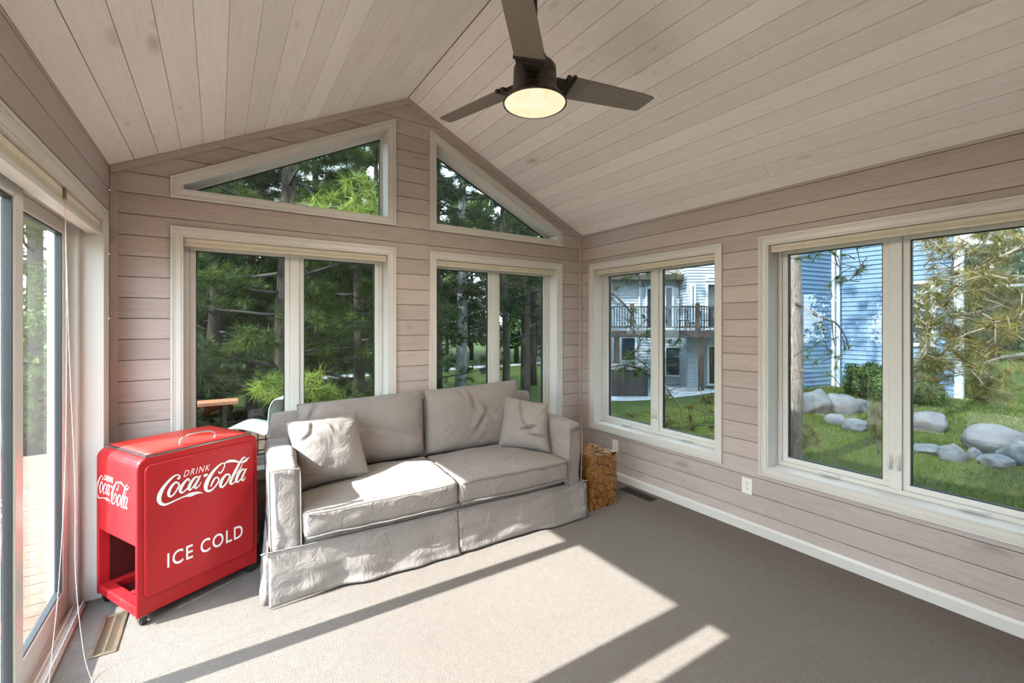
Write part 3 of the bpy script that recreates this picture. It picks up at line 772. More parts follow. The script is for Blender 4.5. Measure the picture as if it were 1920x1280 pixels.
S.append([(478, 842, 26), (486, 818, 24), (462, 812, 22), (410, 868, 36), (368, 940, 44), (360, 985, 40), (384, 1003, 26), (430, 972, 18), (470, 930, 16)])
S.append([(612, 778, 22), (570, 788, 24), (520, 848, 36), (486, 915, 42), (480, 955, 36), (504, 962, 22), (552, 905, 18), (600, 820, 18), (625, 775, 20)])
S.append([(648, 758, 20), (610, 822, 34), (572, 895, 36), (566, 932, 30), (590, 938, 20), (630, 900, 14), (656, 850, 8)])
S.append([(690, 772, 30), (718, 757, 34), (745, 742, 28)])
S.append([(900, 700, 14), (912, 726, 20), (940, 715, 18), (975, 655, 18), (985, 605, 16), (958, 588, 18), (900, 625, 26), (820, 712, 40), (755, 815, 56), (722, 900, 58), (722, 955, 50), (755, 980, 36), (805, 962, 24), (865, 900, 20), (902, 835, 20), (895, 795, 20), (862, 790, 20), (825, 835, 26), (800, 890, 22), (788, 920, 14)])
S.append([(975, 600, 12), (1010, 575, 24), (1060, 558, 38), (1120, 555, 36), (1175, 568, 26), (1225, 575, 22), (1275, 555, 34), (1310, 525, 18), (1340, 497, 3)])
S.append([(1042, 742, 24), (1005, 752, 26), (958, 808, 38), (930, 875, 44), (930, 915, 36), (958, 922, 24), (1010, 868, 20), (1052, 790, 20), (1058, 755, 22), (1040, 742, 22)])
S.append([(1045, 765, 14), (1075, 785, 16), (1110, 765, 12)])
S.append([(1285, 512, 16), (1258, 505, 18), (1220, 545, 26), (1165, 645, 34), (1105, 765, 40), (1068, 850, 40), (1074, 878, 30), (1100, 876, 20), (1140, 840, 14)])
S.append([(1240, 590, 8), (1215, 650, 14), (1180, 700, 12), (1140, 740, 8)])
S.append([(1262, 672, 22), (1228, 682, 24), (1180, 745, 36), (1152, 810, 40), (1150, 846, 32), (1176, 850, 20), (1222, 795, 16), (1262, 715, 16), (1275, 675, 16)])
S.append([(1294, 660, 18), (1262, 722, 30), (1232, 790, 34), (1228, 822, 26), (1250, 828, 18), (1275, 800, 10), (1282, 780, 6)])
def logo_strokes(grow=0):
    out = []
    for s in S:
        c_ = [q for q in catmull(s, 7)]; L, Rr = [], []
        for i, q in enumerate(c_):
            d = c_[min(i+1, len(c_)-1)][:2]-c_[max(i-1, 0)][:2]; n_ = np.array([-d[1], d[0]])/(np.linalg.norm(d)+1e-9); w = max(q[2]/2+grow, 1.5)
            L.append(crop_uv(*(q[:2]+n_*w))); Rr.append(crop_uv(*(q[:2]-n_*w)))
        out.append((L, Rr))
    return out
def ribbons(st, mapf):
    m_ = MB()
    for L, Rr in st:
        k = len(L); m_.add([mapf(*p) for p in L]+[mapf(*p) for p in Rr], [(i, i+1, k+i+1, k+i) for i in range(k-1)])
    return m_
def text_mesh(body, box, mapf, shear=0, fat=.02, space=1.0):
    cu = bpy.data.curves.new('t', 'FONT'); cu.body = body; cu.size = 1; cu.offset = fat; cu.space_character = space; cu.resolution_u = 4
    ob = bpy.data.objects.new('t', cu); COL.objects.link(ob); dg = bpy.context.evaluated_depsgraph_get(); me = bpy.data.meshes.new_from_object(ob.evaluated_get(dg))
    vs = [v.co.copy() for v in me.vertices]; fs = [tuple(p.vertices) for p in me.polygons]
    bpy.data.objects.remove(ob); bpy.data.curves.remove(cu); bpy.data.meshes.remove(me)
    for v in vs: v.x += shear*v.y
    x0, x1 = min(v.x for v in vs), max(v.x for v in vs); y0, y1 = min(v.y for v in vs), max(v.y for v in vs)
    m_ = MB(); m_.add([mapf(box[0]+(v.x-x0)/(x1-x0)*(box[1]-box[0]), box[2]+(v.y-y0)/(y1-y0)*(box[3]-box[2])) for v in vs], fs); return m_
front = lambda k: (lambda u, v: (u, -.011-k, v))
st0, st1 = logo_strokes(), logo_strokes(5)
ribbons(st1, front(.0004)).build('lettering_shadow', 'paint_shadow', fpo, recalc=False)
tag(ribbons(st0, front(.0010)).build('script_lettering', 'white_paint', fpo, recalc=False), 'white flowing script lettering reading Coca-Cola')
a_ = crop_uv(405, 778); b_ = crop_uv(785, 640); dk = (a_[0], b_[0], a_[1]-.002, a_[1]+.030)
text_mesh('DRINK', dk, front(.0010), .35, .0, 1.25).build('drink_lettering', 'white_paint', fpo, recalc=False)
a_ = face_uv(313.5, 1060); b_ = face_uv(455, 985); icx = (a_[0], b_[0], (a_[1]+face_uv(455, 1010)[1])/2, (face_uv(313.5, 1034)[1]+b_[1])/2)
text_mesh('ICE COLD', icx, front(.0010), 0, .012, 1.15).build('ice_cold_lettering', 'white_paint', fpo, recalc=False)
# the same script, smaller, on the end of the tank
us = [p[0] for L, Rr in st0 for p in L+Rr]; vs_ = [p[1] for L, Rr in st0 for p in L+Rr]
lu0, lu1, lv0, lv1 = min(us), max(us), min(vs_), max(vs_)
def side_uv(px, py):
    p = on_plane(px, py, CO+e1*.002, -e1)-CO; return (CDP-p.dot(e2), p.z)
sa, sb = side_uv(181, 915), side_uv(243, 925); sz = abs(sb[0]-sa[0]); zc_ = side_uv(212, 920)[1]
def side(k):
    def f(u, v): return (.002-k, CDP-(sa[0]+(u-lu0)/(lu1-lu0)*sz), zc_+((v-lv0)/(lv1-lv0)-.52)*sz*.36)
    return f
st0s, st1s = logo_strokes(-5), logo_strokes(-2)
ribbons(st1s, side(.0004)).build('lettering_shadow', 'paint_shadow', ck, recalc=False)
tag(ribbons(st0s, side(.0010)).build('script_lettering', 'white_paint', ck, recalc=False), 'small white flowing script lettering reading Coca-Cola')
text_mesh('DRINK', dk, side(.0010), .35, .0, 1.25).build('drink_lettering', 'white_paint', ck, recalc=False)

# ------------------------------------------------------------------ block side table faced with wood chips
TX, TY, TW, TD, TH = 2.478, 2.585, .305, .31, .440
tb = thing('block_table', 'honey brown block side table faced with irregular wood pieces', 'side table', (TX+TW/2, TY+TD/2, 0))
MB().box(-TW/2+.007, TW/2-.007, -TD/2+.007, TD/2-.007, 0, TH-.007).build('core', 'chip_core', tb)
rt = random.Random(21)
def chips(w, h, n, mapf):
    pts = [(rt.uniform(0, w), rt.uniform(0, h)) for _ in range(n*6)]
    keep = []
    for p in pts:
        if all((p[0]-q[0])**2+(p[1]-q[1])**2 > .55*w*h/n for q in keep): keep.append(p)
    for i, p in enumerate(keep):
        poly = rect(0, w, 0, h)
        for j, q in enumerate(keep):
            if i == j: continue
            a, b = q[0]-p[0], q[1]-p[1]; L = math.hypot(a, b); c = (a*(p[0]+q[0])+b*(p[1]+q[1]))/2-.0026*L
            poly = clip(poly, a, b, c)
            if not poly: break
        if not poly or area(poly) < 4e-5: continue
        th = rt.uniform(.004, .014); tx, ty = rt.uniform(-.10, .10), rt.uniform(-.10, .10); k = len(poly)
        cx_ = sum(v[0] for v in poly)/k; cy_ = sum(v[1] for v in poly)/k
        f_ = MB(); f_.add([mapf(x, y, -.001) for x, y in poly]+[mapf(cx_+(x-cx_)*.97, cy_+(y-cy_)*.97, th-.007+tx*(x-cx_)+ty*(y-cy_)+.003) for x, y in poly],
              [tuple(range(k)), tuple(range(2*k-1, k-1, -1))]+[(a, (a+1) % k, k+(a+1) % k, k+a) for a in range(k)])
        f_.build('wood_piece', 'chip', tb)
hw, hd = TW/2-.006, TD/2-.006
chips(2*hw, TH-.006, 30, lambda u, v, o: (-hw+u, -hd-o, v))
chips(2*hd, TH-.006, 30, lambda u, v, o: (-hw-o, -hd+u, v))
chips(2*hd, TH-.006, 24, lambda u, v, o: (hw+o, -hd+u, v))
chips(2*hw, 2*hd, 26, lambda u, v, o: (-hw+u, -hd+v, TH-.006+o))

# ------------------------------------------------------------------ ceiling fan
FX, FY, FZ = XR, 1.745, 2.595                         # centre of the lamp glass
fan = thing('ceiling_fan', 'dark bronze three blade ceiling fan with a lit round lamp', 'ceiling fan', (FX, FY, FZ))
MB().tube([(0, 0, .20), (0, 0, ZR-FZ-.03)], .0125, 14).build('downrod', 'bronze', fan, smooth=True)
MB().lathe([(.02, .690), (.045, .695), (.060, .72), (.066, .765)], (0, 0, 0), 28).build('canopy', 'bronze', fan, smooth=True)
MB().lathe([(.022, .235), (.045, .232), (.058, .222), (.062, .195), (.064, .190), (.092, .180), (.104, .165), (.106, .120), (.104, .117), (.106, .114), (.108, .070), (.110, .064)], (0, 0, 0), 48).build('motor_housing', 'bronze', fan, smooth=True, bevel=.002)
MB().lathe([(.110, .066), (.112, .055), (.128, .030), (.150, .006), (.157, -.004), (.157, -.010), (.151, -.012), (.149, -.004)], (0, 0, 0), 56).build('lamp_ring', 'bronze', fan, smooth=True)
lg = [(.150, -.006)]+[(.150*math.cos(a), -.006-.022*math.sin(a)) for a in np.linspace(.15, PI/2-.02, 8)]
MB().lathe(lg, (0, 0, 0), 48).build('lamp_glass', 'lamp_glass', fan, smooth=True)
ld = bpy.data.lights.new('fan_lamp', 'AREA'); ld.shape = 'DISK'; ld.size = .28; ld.energy = 15; ld.color = (1, .88, .72)
lo_ = bpy.data.objects.new('fan_lamp', ld); COL.objects.link(lo_); lo_.location = (FX, FY, FZ-.032)
for k in range(3):
    a = math.radians(-13.5+120*k); M = Matrix.Rotation(a, 4, 'Z') @ Matrix.Translation((0, 0, .105)) @ Matrix.Rotation(math.radians(-13), 4, 'X')
    bl_ = MB(); out = [(.19, -.073), (.60, -.062), (.655, -.056), (.672, -.050), (.672, -.044), (.640, .056), (.634, .060), (.60, .062), (.19, .073)]
    bl_.prism([(p[0], p[1]) for p in out], -.004, .004, lambda u, o, z: (u, z, o)); b_ = bl_.xf(M).build('blade', 'blade_wood', fan, bevel=.0015)
    bk = MB(); bk.box(.085, .165, -.040, .040, -.014, .010); bk.box(.150, .172, -.070, .070, -.012, .010); bk.box(.178, .196, -.078, .078, -.011, .009)
    bk.xf(M).build('blade_bracket', 'bronze', b_, bevel=.003)
# ------------------------------------------------------------------ outside: materials
def leafy(name, a, b, c, sc, trans=.35, rough=.55):
    t = NT(name); v = t.coords(); n1 = t.noise(v, sc, 3); n2 = t.noise(v, sc*7, 2)
    col = t.mix(.4, t.ramp(n1, [(.3, a), (.5, b), (.72, c)]), t.ramp(n2, [(.35, a), (.65, c)]))
    d = t.n('ShaderNodeBsdfPrincipled'); t.l(col, d.inputs['Base Color']); d.inputs['Roughness'].default_value = rough; d.inputs['Specular IOR Level'].default_value = .25
    tl = t.n('ShaderNodeBsdfTranslucent'); t.l(col, tl.inputs[0])
    mx = t.n('ShaderNodeMixShader'); mx.inputs[0].default_value = trans; t.l(d.outputs[0], mx.inputs[1]); t.l(tl.outputs[0], mx.inputs[2]); t.l(mx.outputs[0], t.out.inputs[0])
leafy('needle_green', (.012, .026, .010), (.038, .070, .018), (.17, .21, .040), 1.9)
leafy('needle_sun_tint', (.12, .18, .03), (.26, .34, .05), (.45, .50, .10), 3.0, .4)  # lighter copy of the needle green with sunlight put into the colour
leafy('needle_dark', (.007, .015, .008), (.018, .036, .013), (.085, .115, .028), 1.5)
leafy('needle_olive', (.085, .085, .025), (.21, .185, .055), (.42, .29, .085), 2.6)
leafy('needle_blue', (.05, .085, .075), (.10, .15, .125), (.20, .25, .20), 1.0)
leafy('leaf_dark', (.012, .028, .010), (.030, .060, .016), (.085, .125, .025), .35)
leafy('leaf_mid', (.028, .055, .014), (.065, .11, .022), (.16, .20, .035), .4)
leafy('grass_blade', (.045, .070, .010), (.085, .115, .018), (.17, .18, .040), .9, .3)
t = NT('lawn_soil'); v = t.coords(); n1 = t.noise(v, .5, 4); n2 = t.noise(v, 9, 4, .7); n3 = t.noise(v, 70, 2)
c = t.ramp(n2, [(.3, (.026, .044, .007)), (.7, (.075, .100, .018))]); c = t.mix(t.ramp(n1, [(.45, 0.0), (.75, .5)]), c, (.10, .11, .032))
t.bsdf(t.mix(.3, c, t.ramp(n3, [(.3, (.022, .036, .006)), (.7, (.095, .115, .028))])), .9, 0, t.bump(n3, .8, .03), .1)
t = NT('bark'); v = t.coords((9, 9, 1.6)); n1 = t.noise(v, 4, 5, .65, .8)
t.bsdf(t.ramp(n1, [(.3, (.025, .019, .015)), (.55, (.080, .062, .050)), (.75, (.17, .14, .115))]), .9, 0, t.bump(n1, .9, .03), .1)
t = NT('bark_sun_tint'); v = t.coords((9, 9, 1.6)); n1 = t.noise(v, 4, 5, .65, .8)
t.bsdf(t.ramp(n1, [(.3, (.13, .095, .075)), (.55, (.34, .27, .22)), (.75, (.5, .42, .36))]), .9, 0, t.bump(n1, .9, .03), .1)  # bark again, lightened to carry sunlight in its colour
t = NT('bark_grey'); v = t.coords((8, 8, 1.5)); n1 = t.noise(v, 4, 5, .65, .8)
t.bsdf(t.ramp(n1, [(.3, (.10, .095, .09)), (.6, (.30, .30, .30)), (.8, (.45, .46, .46))]), .9, 0, t.bump(n1, .9, .03), .1)
plain('twig', (.26, .205, .15), .85, var=.35, scale=9); plain('twig_dark', (.055, .045, .04), .9, var=.3)
t = NT('boulder'); v = t.coords(); n1 = t.noise(v, 4, 6, .65); n2 = t.noise(v, 30, 4, .7)
t.bsdf(t.mix(.35, t.ramp(n1, [(.3, (.065, .075, .09)), (.7, (.16, .165, .17))]), t.ramp(n2, [(.3, (.05, .052, .058)), (.7, (.20, .19, .175))])), .9, 0, t.bump(n2, .5, .03, t.bump(n1, .4, .05)), .15)
plain('siding', (.12, .20, .31), .6, var=.04, scale=2); plain('siding_white', (.40, .44, .48), .6, var=.04, scale=2)  # blue siding is white boards with their shade put into the colour
plain('house_trim', (.62, .65, .66), .5, var=.02)
plain('house_glass', (.03, .04, .045), .08, var=.2, scale=1, spec=.8); plain('roof_shingle', (.21, .16, .145), .9, var=.25, scale=14, bump=.5)
plain('deck_brown', (.075, .052, .040), .7, var=.2); plain('tub_brown', (.040, .032, .028), .7, var=.15); plain('tub_cover', (.22, .22, .22), .7)
t = NT('deck_board'); v = t.coords((1.2, 14, 14), rnd=True); n1 = t.noise(v, 4, 4, .6)
t.bsdf(t.ramp(n1, [(.3, (.13, .078, .05)), (.7, (.23, .145, .096))]), .75, 0, t.bump(n1, .2, .004), .2)
plain('stone_patio', (.33, .345, .36), .85, var=.15, scale=4); plain('path', (.42, .41, .39), .9, var=.1, scale=2)
plain('mulch', (.20, .115, .075), .95, var=.4, scale=25, bump=.6)
plain('iron_black', (.014, .014, .015), .5, .3); plain('chair_white', (.66, .66, .62), .4, var=.03); plain('table_wood', (.42, .17, .085), .5, var=.15)

def sstep(a, b, x):
    x = max(0, min(1, (x-a)/(b-a))); return x*x*(3-2*x)
def zg(x, y): return -.45-.94*sstep(5.6, 11.5, y-.12*max(0, x-12))+.02*nz(x*.5, y*.5)
# ------------------------------------------------------------------ ground
def gax(a, b, fine0, fine1, cs, fs):
    out = [a]; x = a
    while x < b: x += fs if fine0 <= x < fine1 else cs; out.append(min(x, b))
    return out
gx = gax(-70, 90, -10, 24, 6, .8); gy = gax(-60, 110, -6, 20, 6, .8)
g = MB(); g.v = [(x, y, zg(x, y)) for y in gy for x in gx]
nx_ = len(gx); hole = lambda i, j: (LX-.2 <= gx[i] and gx[i+1] <= RX+.2 and YR-.2 <= gy[j] and gy[j+1] <= BY+.2)
g.f = [(j*nx_+i, j*nx_+i+1, (j+1)*nx_+i+1, (j+1)*nx_+i) for j in range(len(gy)-1) for i in range(nx_-1) if not hole(i, j)]
tag(g.build('lawn', 'lawn_soil', smooth=True), kind='structure')
def drape(name, pts, mat, lift=.02, n=24):
    m_ = MB(); L = [(Vector(a), Vector(b)) for a, b in pts]; k = len(L)
    def f(u, v):
        s = v*(k-1); i = min(int(s), k-2); w = s-i; a = L[i][0].lerp(L[i+1][0], w); b = L[i][1].lerp(L[i+1][1], w); p = a.lerp(b, u); return (p.x, p.y, zg(p.x, p.y)+lift)
    m_.grid(f, 6, n); return tag(m_.build(name, mat, smooth=True), kind='structure')
drape('garden_path', [((-30, 23.5), (-30, 25.0)), ((0, 24.5), (0, 26)), ((20, 25.5), (20, 27)), ((45, 33), (45, 35))], 'path')
drape('mulch_bed', [((3.5, -2), (6.0, -2)), ((3.5, 0), (5.1, .0)), ((3.5, 2), (4.3, 2)), ((3.5, 4), (4.2, 4)), ((3.5, 6), (4.5, 6))], 'mulch')
drape('stone_patio', [((11.3, 12.6), (13.7, 15.9)), ((13.6, 10.7), (16.6, 14.2)), ((16.4, 8.8), (18.6, 12.6))], 'stone_patio')

rg = np.random.default_rng(3)
def blades(n, x0, x1, y0, y1, h, w, keep):
    P = rg.uniform([x0, y0], [x1, y1], (n, 2)); P = P[[keep(*p) for p in P]]; n = len(P)
    Z = np.array([zg(*p) for p in P]); a = rg.uniform(0, 2*PI, n); H = h*rg.uniform(.5, 1.2, n); ln = rg.normal(0, .35, (n, 2))*H[:, None]
    V = np.zeros((n, 3, 3)); V[:, 0] = np.c_[P[:, 0]-np.cos(a)*w, P[:, 1]-np.sin(a)*w, Z]; V[:, 1] = np.c_[P[:, 0]+np.cos(a)*w, P[:, 1]+np.sin(a)*w, Z]; V[:, 2] = np.c_[P+ln, Z+H]
    return V.reshape(-1, 3)
def tri_mesh(name, V, mat, parent=None):
    me = bpy.data.meshes.new(name); n = len(V)//3
    me.vertices.add(len(V)); me.vertices.foreach_set('co', V.astype(np.float32).ravel()); me.loops.add(3*n); me.loops.foreach_set('vertex_index', np.arange(3*n, dtype=np.int32))
    me.polygons.add(n); me.polygons.foreach_set('loop_start', np.arange(0, 3*n, 3, dtype=np.int32)); me.update(calc_edges=True); me.materials.append(MAT[mat])
    o = bpy.data.objects.new(name, me); COL.objects.link(o); o.parent = parent; return o
V = np.vstack([blades(70000, 4.2, 12, -2.5, 7, .06, .006, lambda x, y: x > 4.3+.3*abs(y-3)*(y < 3)), blades(34000, 12, 22, -4, 8, .08, .013, lambda x, y: True)])
tag(tri_mesh('lawn_grass', V, 'grass_blade'), 'short green lawn grass outside the right windows', 'grass', kind='stuff')

# ------------------------------------------------------------------ boulders
rb = random.Random(4)
def boulder(px, base, w, h, label):
    t_ = (EYE+.45)*FPX/(base-CYP); p = at_depth(px, base, t_); W, H = w*t_/FPX, h*t_/FPX
    bm = bmesh.new(); bmesh.ops.create_icosphere(bm, subdivisions=4, radius=1); sd = Vector((rb.uniform(0, 50), rb.uniform(0, 50), 0))
    fl_ = [Vector((rb.gauss(0, 1), rb.gauss(0, 1), rb.gauss(.3, 1))).normalized() for _ in range(7)]
    for v in bm.verts:
        q = v.co.normalized(); r = 1.0
        for n_ in fl_:
            d = q.dot(n_)
            if d > .72: r = min(r, .72/d*1.06)
        r += .10*noise.noise(q*1.7+sd)+.04*noise.noise(q*5+sd); v.co = Vector((q.x*r*W/2, q.y*r*W*.42, (q.z*r*.62+.40)*H))
    me = bpy.data.meshes.new('boulder'); bm.to_mesh(me); bm.free(); me.materials.append(MAT['boulder']); me.shade_smooth()
    o = bpy.data.objects.new('boulder', me); COL.objects.link(o); o.location = (p.x, p.y, zg(p.x, p.y)-.02); o.rotation_euler = (0, 0, -YAW+rb.uniform(-.2, .2))
    return tag(o, label, 'boulder', 'boulders edging the lawn')
boulder(1523, 772, 66, 46, 'grey boulder next to the pine trunk in the left pane of the near window')
boulder(1576, 774, 54, 42, 'rounded pale boulder in the middle of the row below the blue siding')
boulder(1610, 772, 36, 26, 'dark shaded boulder right of the pale rounded one')
boulder(1567, 794, 38, 22, 'small low boulder in front of the boulder row')
boulder(1604, 806, 44, 26, 'flat bluish boulder at the front of the row by the mullion')
boulder(1744, 806, 66, 40, 'bluish wedge boulder just right of the window mullion')
boulder(1738, 848, 52, 20, 'low dark flat boulder near the bottom of the right pane')
boulder(1786, 862, 46, 36, 'round cream boulder between two bigger ones on the lawn')
boulder(1862, 846, 96, 52, 'large grey boulder on the lawn in the right pane')
boulder(1828, 858, 24, 22, 'smallest boulder leaning on the large grey one')
boulder(1868, 872, 60, 24, 'flat pale boulder in front of the large grey one')
boulder(1925, 868, 90, 44, 'speckled boulder cut by the right edge of the picture')

# ------------------------------------------------------------------ neighbouring houses
def mh(x, d, z): return (R2.x*x+F2.x*d, R2.y*x+F2.y*d, z)
def hx_(px, d): return (px-CXP)/FPX*d
def hz_(py, d): return EYE-(py-CYP)/FPX*d
def lap_wall(par, p, q, z0, z1, mat, out, ex=.135, thick=.02):
    """lap siding between ground points p and q, boards facing the side 'out'"""
    p, q = Vector(p), Vector(q); n_ = Vector((-(q-p).y, (q-p).x)).normalized(); n_ = n_ if n_.dot(Vector(out)) > 0 else -n_
    MB().add([(*(p-n_*.1), z0), (*(q-n_*.1), z0), (*q, z0), (*p, z0), (*(p-n_*.1), z1), (*(q-n_*.1), z1), (*q, z1), (*p, z1)], [(0,1,2,3),(4,7,6,5),(0,4,5,1),(1,5,6,2),(2,6,7,3),(3,7,4,0)]).build('wall', mat, par)
    L = (q-p).length; ang = math.atan2((q-p).y, (q-p).x); sgn = 1 if Vector((-math.sin(ang), math.cos(ang))).dot(n_) > 0 else -1
    b = MB(); b.prism([(sgn*.0, 0), (sgn*.046, 0), (sgn*.008, ex+.012), (sgn*.0, ex+.012)], 0, L, lambda u, o, z: (o, u, z)); first = b.build('siding_board', mat, par); me = first.data
    k = 0
    while z0+(k+1)*ex < z1+.01:
        o = first if k == 0 else bpy.data.objects.new('siding_board', me)
        if k: COL.objects.link(o); o.parent = par
        o.location = (p.x, p.y, z0+k*ex); o.rotation_euler = (0, 0, ang); k += 1
def house_window(par, x0, x1, d, z0, z1, fr=.09):
    f_ = MB(); m_ = lambda u, o, z: mh(u, d+o, z); ring(f_, rect(x0, x1, z0, z1), fr, -.12, .02, m_); w = f_.build('house_window', 'house_trim', par)
    MB().box(x0+fr, x1-fr, -.075, -.062, z0+fr, z1-fr, m_).build('pane', 'house_glass', w); return w
hs = thing('neighbour_house', 'white sided house with a raised deck behind the far right window', 'house')
D1, D2 = 21.3, 20.3
pA = mh(hx_(1080, D1), D1, 0)[:2]; pB = mh(hx_(1287, D1), D1, 0)[:2]
lap_wall(hs, pA, pB, -1.4, 3.75, 'siding_white', (-F2.x, -F2.y))
pC = mh(hx_(1289, D2), D2, 0)[:2]; pD = mh(hx_(1420, D2), D2, 0)[:2]
lap_wall(hs, pC, pD, -1.4, 6.6, 'siding_white', (-F2.x, -F2.y)); lap_wall(hs, mh(hx_(1289, D2), D1, 0)[:2], pC, -1.4, 6.6, 'siding_white', (-R2.x, -R2.y))
xa, xb = hx_(1070, D1), hx_(1289, D1)
MB().add([mh(xa, D1-.6, 3.72), mh(xb, D1-.6, 3.72), mh(xb, D1+3.5, 5.9), mh(xa, D1+3.5, 5.9), mh(xa, D1-.6, 3.85), mh(xb, D1-.6, 3.85), mh(xb, D1+3.5, 6.03), mh(xa, D1+3.5, 6.03)], [(0,1,2,3),(4,7,6,5),(0,4,5,1),(1,5,6,2),(2,6,7,3),(3,7,4,0)]).build('roof', 'roof_shingle', hs)
MB().box(xa, xb, D1-.68, D1-.58, 3.60, 3.84, mh).build('gutter', 'deck_brown', hs)
MB().tube([mh(hx_(1194, D1), D1-.55, 3.6), mh(hx_(1198, D1), D1-.08, 3.3), mh(hx_(1198, D1), D1-.08, 1.2)], .045, 8).build('downspout', 'house_trim', hs)
house_window(hs, hx_(1209, D1), hx_(1226, D1), D1, 1.25, hz_(538, D1)); house_window(hs, hx_(1244, D1), hx_(1262, D1), D1, 1.25, hz_(536, D1))
house_window(hs, hx_(1293, D2), hx_(1303, D2), D2, 1.6, hz_(533, D2)); house_window(hs, hx_(1322, D2), hx_(1350, D2), D2, 1.25, hz_(530, D2)); house_window(hs, hx_(1322, D2), hx_(1350, D2), D2, hz_(527, D2), hz_(518, D2))
house_window(hs, hx_(1161, D1), hx_(1193, D1), D1, hz_(678, D1), hz_(630, D1)); house_window(hs, hx_(1244, D1), hx_(1277, D1), D1, hz_(706, D1), hz_(648, D1)); house_window(hs, hx_(1324, D2), hx_(1350, D2), D2, -1.3, hz_(646, D2))
dk_ = thing('raised_deck', 'dark brown raised deck with thin balusters on the white house', 'deck'); DD = 18.6; x0, x1 = hx_(1085, DD), hx_(1420, DD); zd = hz_(620, DD)
MB().box(x0, x1, DD, D2-.08, zd-.04, zd, mh).build('deck_floor', 'deck_brown', dk_); MB().box(x0, x1, DD-.05, DD+.05, zd-.28, zd-.02, mh).build('rim_beam', 'deck_brown', dk_)
MB().box(x0, x1, DD-.05, DD+.05, zd+.98, zd+1.04, mh).build('top_rail', 'deck_brown', dk_); MB().box(x0, x1, DD-.03, DD+.03, zd+.12, zd+.18, mh).build('bottom_rail', 'deck_brown', dk_)
b = MB(); x = x0
while x < x1: b.box(x-.012, x+.012, DD-.012, DD+.012, zd+.15, zd+1.0, mh); x += .115
tag(b.build('balusters', 'iron_black', dk_), kind='stuff')
for px in (1185, 1308, 1400): MB().box(hx_(px, DD)-.07, hx_(px, DD)+.07, DD-.07, DD+.07, zd-.05, zd+1.16, mh).build('rail_post', 'deck_brown', dk_)
for px in (1157, 1316): MB().box(hx_(px, DD)-.09, hx_(px, DD)+.09, DD-.02, DD+.16, -1.45, zd-.2, mh).build('support_post', 'deck_brown', dk_)
def wire_chair(x, d, z, label):
    c = thing('wire_chair', label, 'chair', mh(x, d, z), -YAW); R_ = .22
    MB().tube(catmull([(-R_, .1, .45), (-R_, .16, .85), (0, .2, .95), (R_, .16, .85), (R_, .1, .45)], 6), .018, 6).build('back_hoop', 'iron_black', c)
    MB().lathe([(.23, .43), (.24, .45), (.23, .465)], (0, 0, 0), 16).build('seat', 'iron_black', c)
    for sx in (-1, 1):
        for sy in (-1, 1): MB().tube([(sx*.18, sy*.16, .44), (sx*.23, sy*.2, 0)], .014, 6).build('leg', 'iron_black', c)
wire_chair(hx_(1281, 19.3), 19.3, zd, 'black wire chair on the raised deck left of the tall post'); wire_chair(hx_(1326, 19.3), 19.3, zd, 'black wire chair on the raised deck right of the tall post')
ht = thing('hot_tub', 'dark brown hot tub with a grey cover below the raised deck', 'hot tub'); D3 = 17.6
MB().box(hx_(1146, D3), hx_(1216, D3), D3, D3+1.7, -1.45, hz_(694, D3), mh).build('cabinet', 'tub_brown', ht, bevel=.05); MB().box(hx_(1144, D3), hx_(1218, D3), D3-.05, D3+1.75, hz_(694, D3), hz_(685, D3), mh).build('cover', 'tub_cover', ht, bevel=.03)

bh = thing('shade_blue_house', 'lap sided house painted in the blue of shade behind the boulders in the near window', 'house')
A_ = ray(1561, 0)*14; P_ = ray(1405, 0)*12.4; B_ = ray(1794, 0)*11.6
lap_wall(bh, P_[:2], A_[:2], -.5, 6.4, 'siding', (-1, -3)); lap_wall(bh, A_[:2], B_[:2], -.5, 6.4, 'siding', (-1, 0))
MB().box(A_.x-.12, A_.x+.0, A_.y-.10, A_.y+.02, -.5, 6.4).build('corner_board', 'house_trim', bh)
MB().box(B_.x-.06, B_.x+.1, B_.y-.12, B_.y+.04, -.5, 6.4).build('corner_board', 'house_trim', bh)
MB().tube([(A_.x-.17, A_.y-.22, 6.3), (A_.x-.17, A_.y-.22, -.45)], .045, 8).build('downspout', 'house_trim', bh)
MB().box(A_.x-.5, A_.x+3, B_.y-.5, A_.y+.5, 6.4, 6.55).build('roof', 'roof_shingle', bh)
for ya_, yb_, za, zb in ((3.55, 4.15, .9, 2.7),):
    f_ = MB(); mm = lambda u, o, z: (A_.x-.02-(u-A_.y)*0+o, u, z); ring(f_, rect(ya_, yb_, za, zb), .09, -.14, .0, mm); w = f_.build('house_window', 'house_trim', bh)
    MB().box(ya_+.09, yb_-.09, -.08, -.07, za+.09, zb-.09, mm).build('pane', 'house_glass', w)
fh = thing('far_house', 'distant white house glimpsed between the trees in the left back window', 'house')
c_ = at_depth(478, 600, 52); MB().box(c_.x-4, c_.x+4, c_.y, c_.y+6, -1.4, 4.2).build('wall', 'siding_white', fh)
MB().prism([(c_.x-4.4, 4.1), (c_.x+4.4, 4.1), (c_.x, 6.8)], c_.y-.4, c_.y+6.4, idm).build('roof', 'roof_shingle', fh)
for dx in (-2.2, 0, 2.2): MB().box(c_.x+dx-.5, c_.x+dx+.5, c_.y-.05, c_.y, .6, 2.2).build('house_window', 'house_glass', fh)

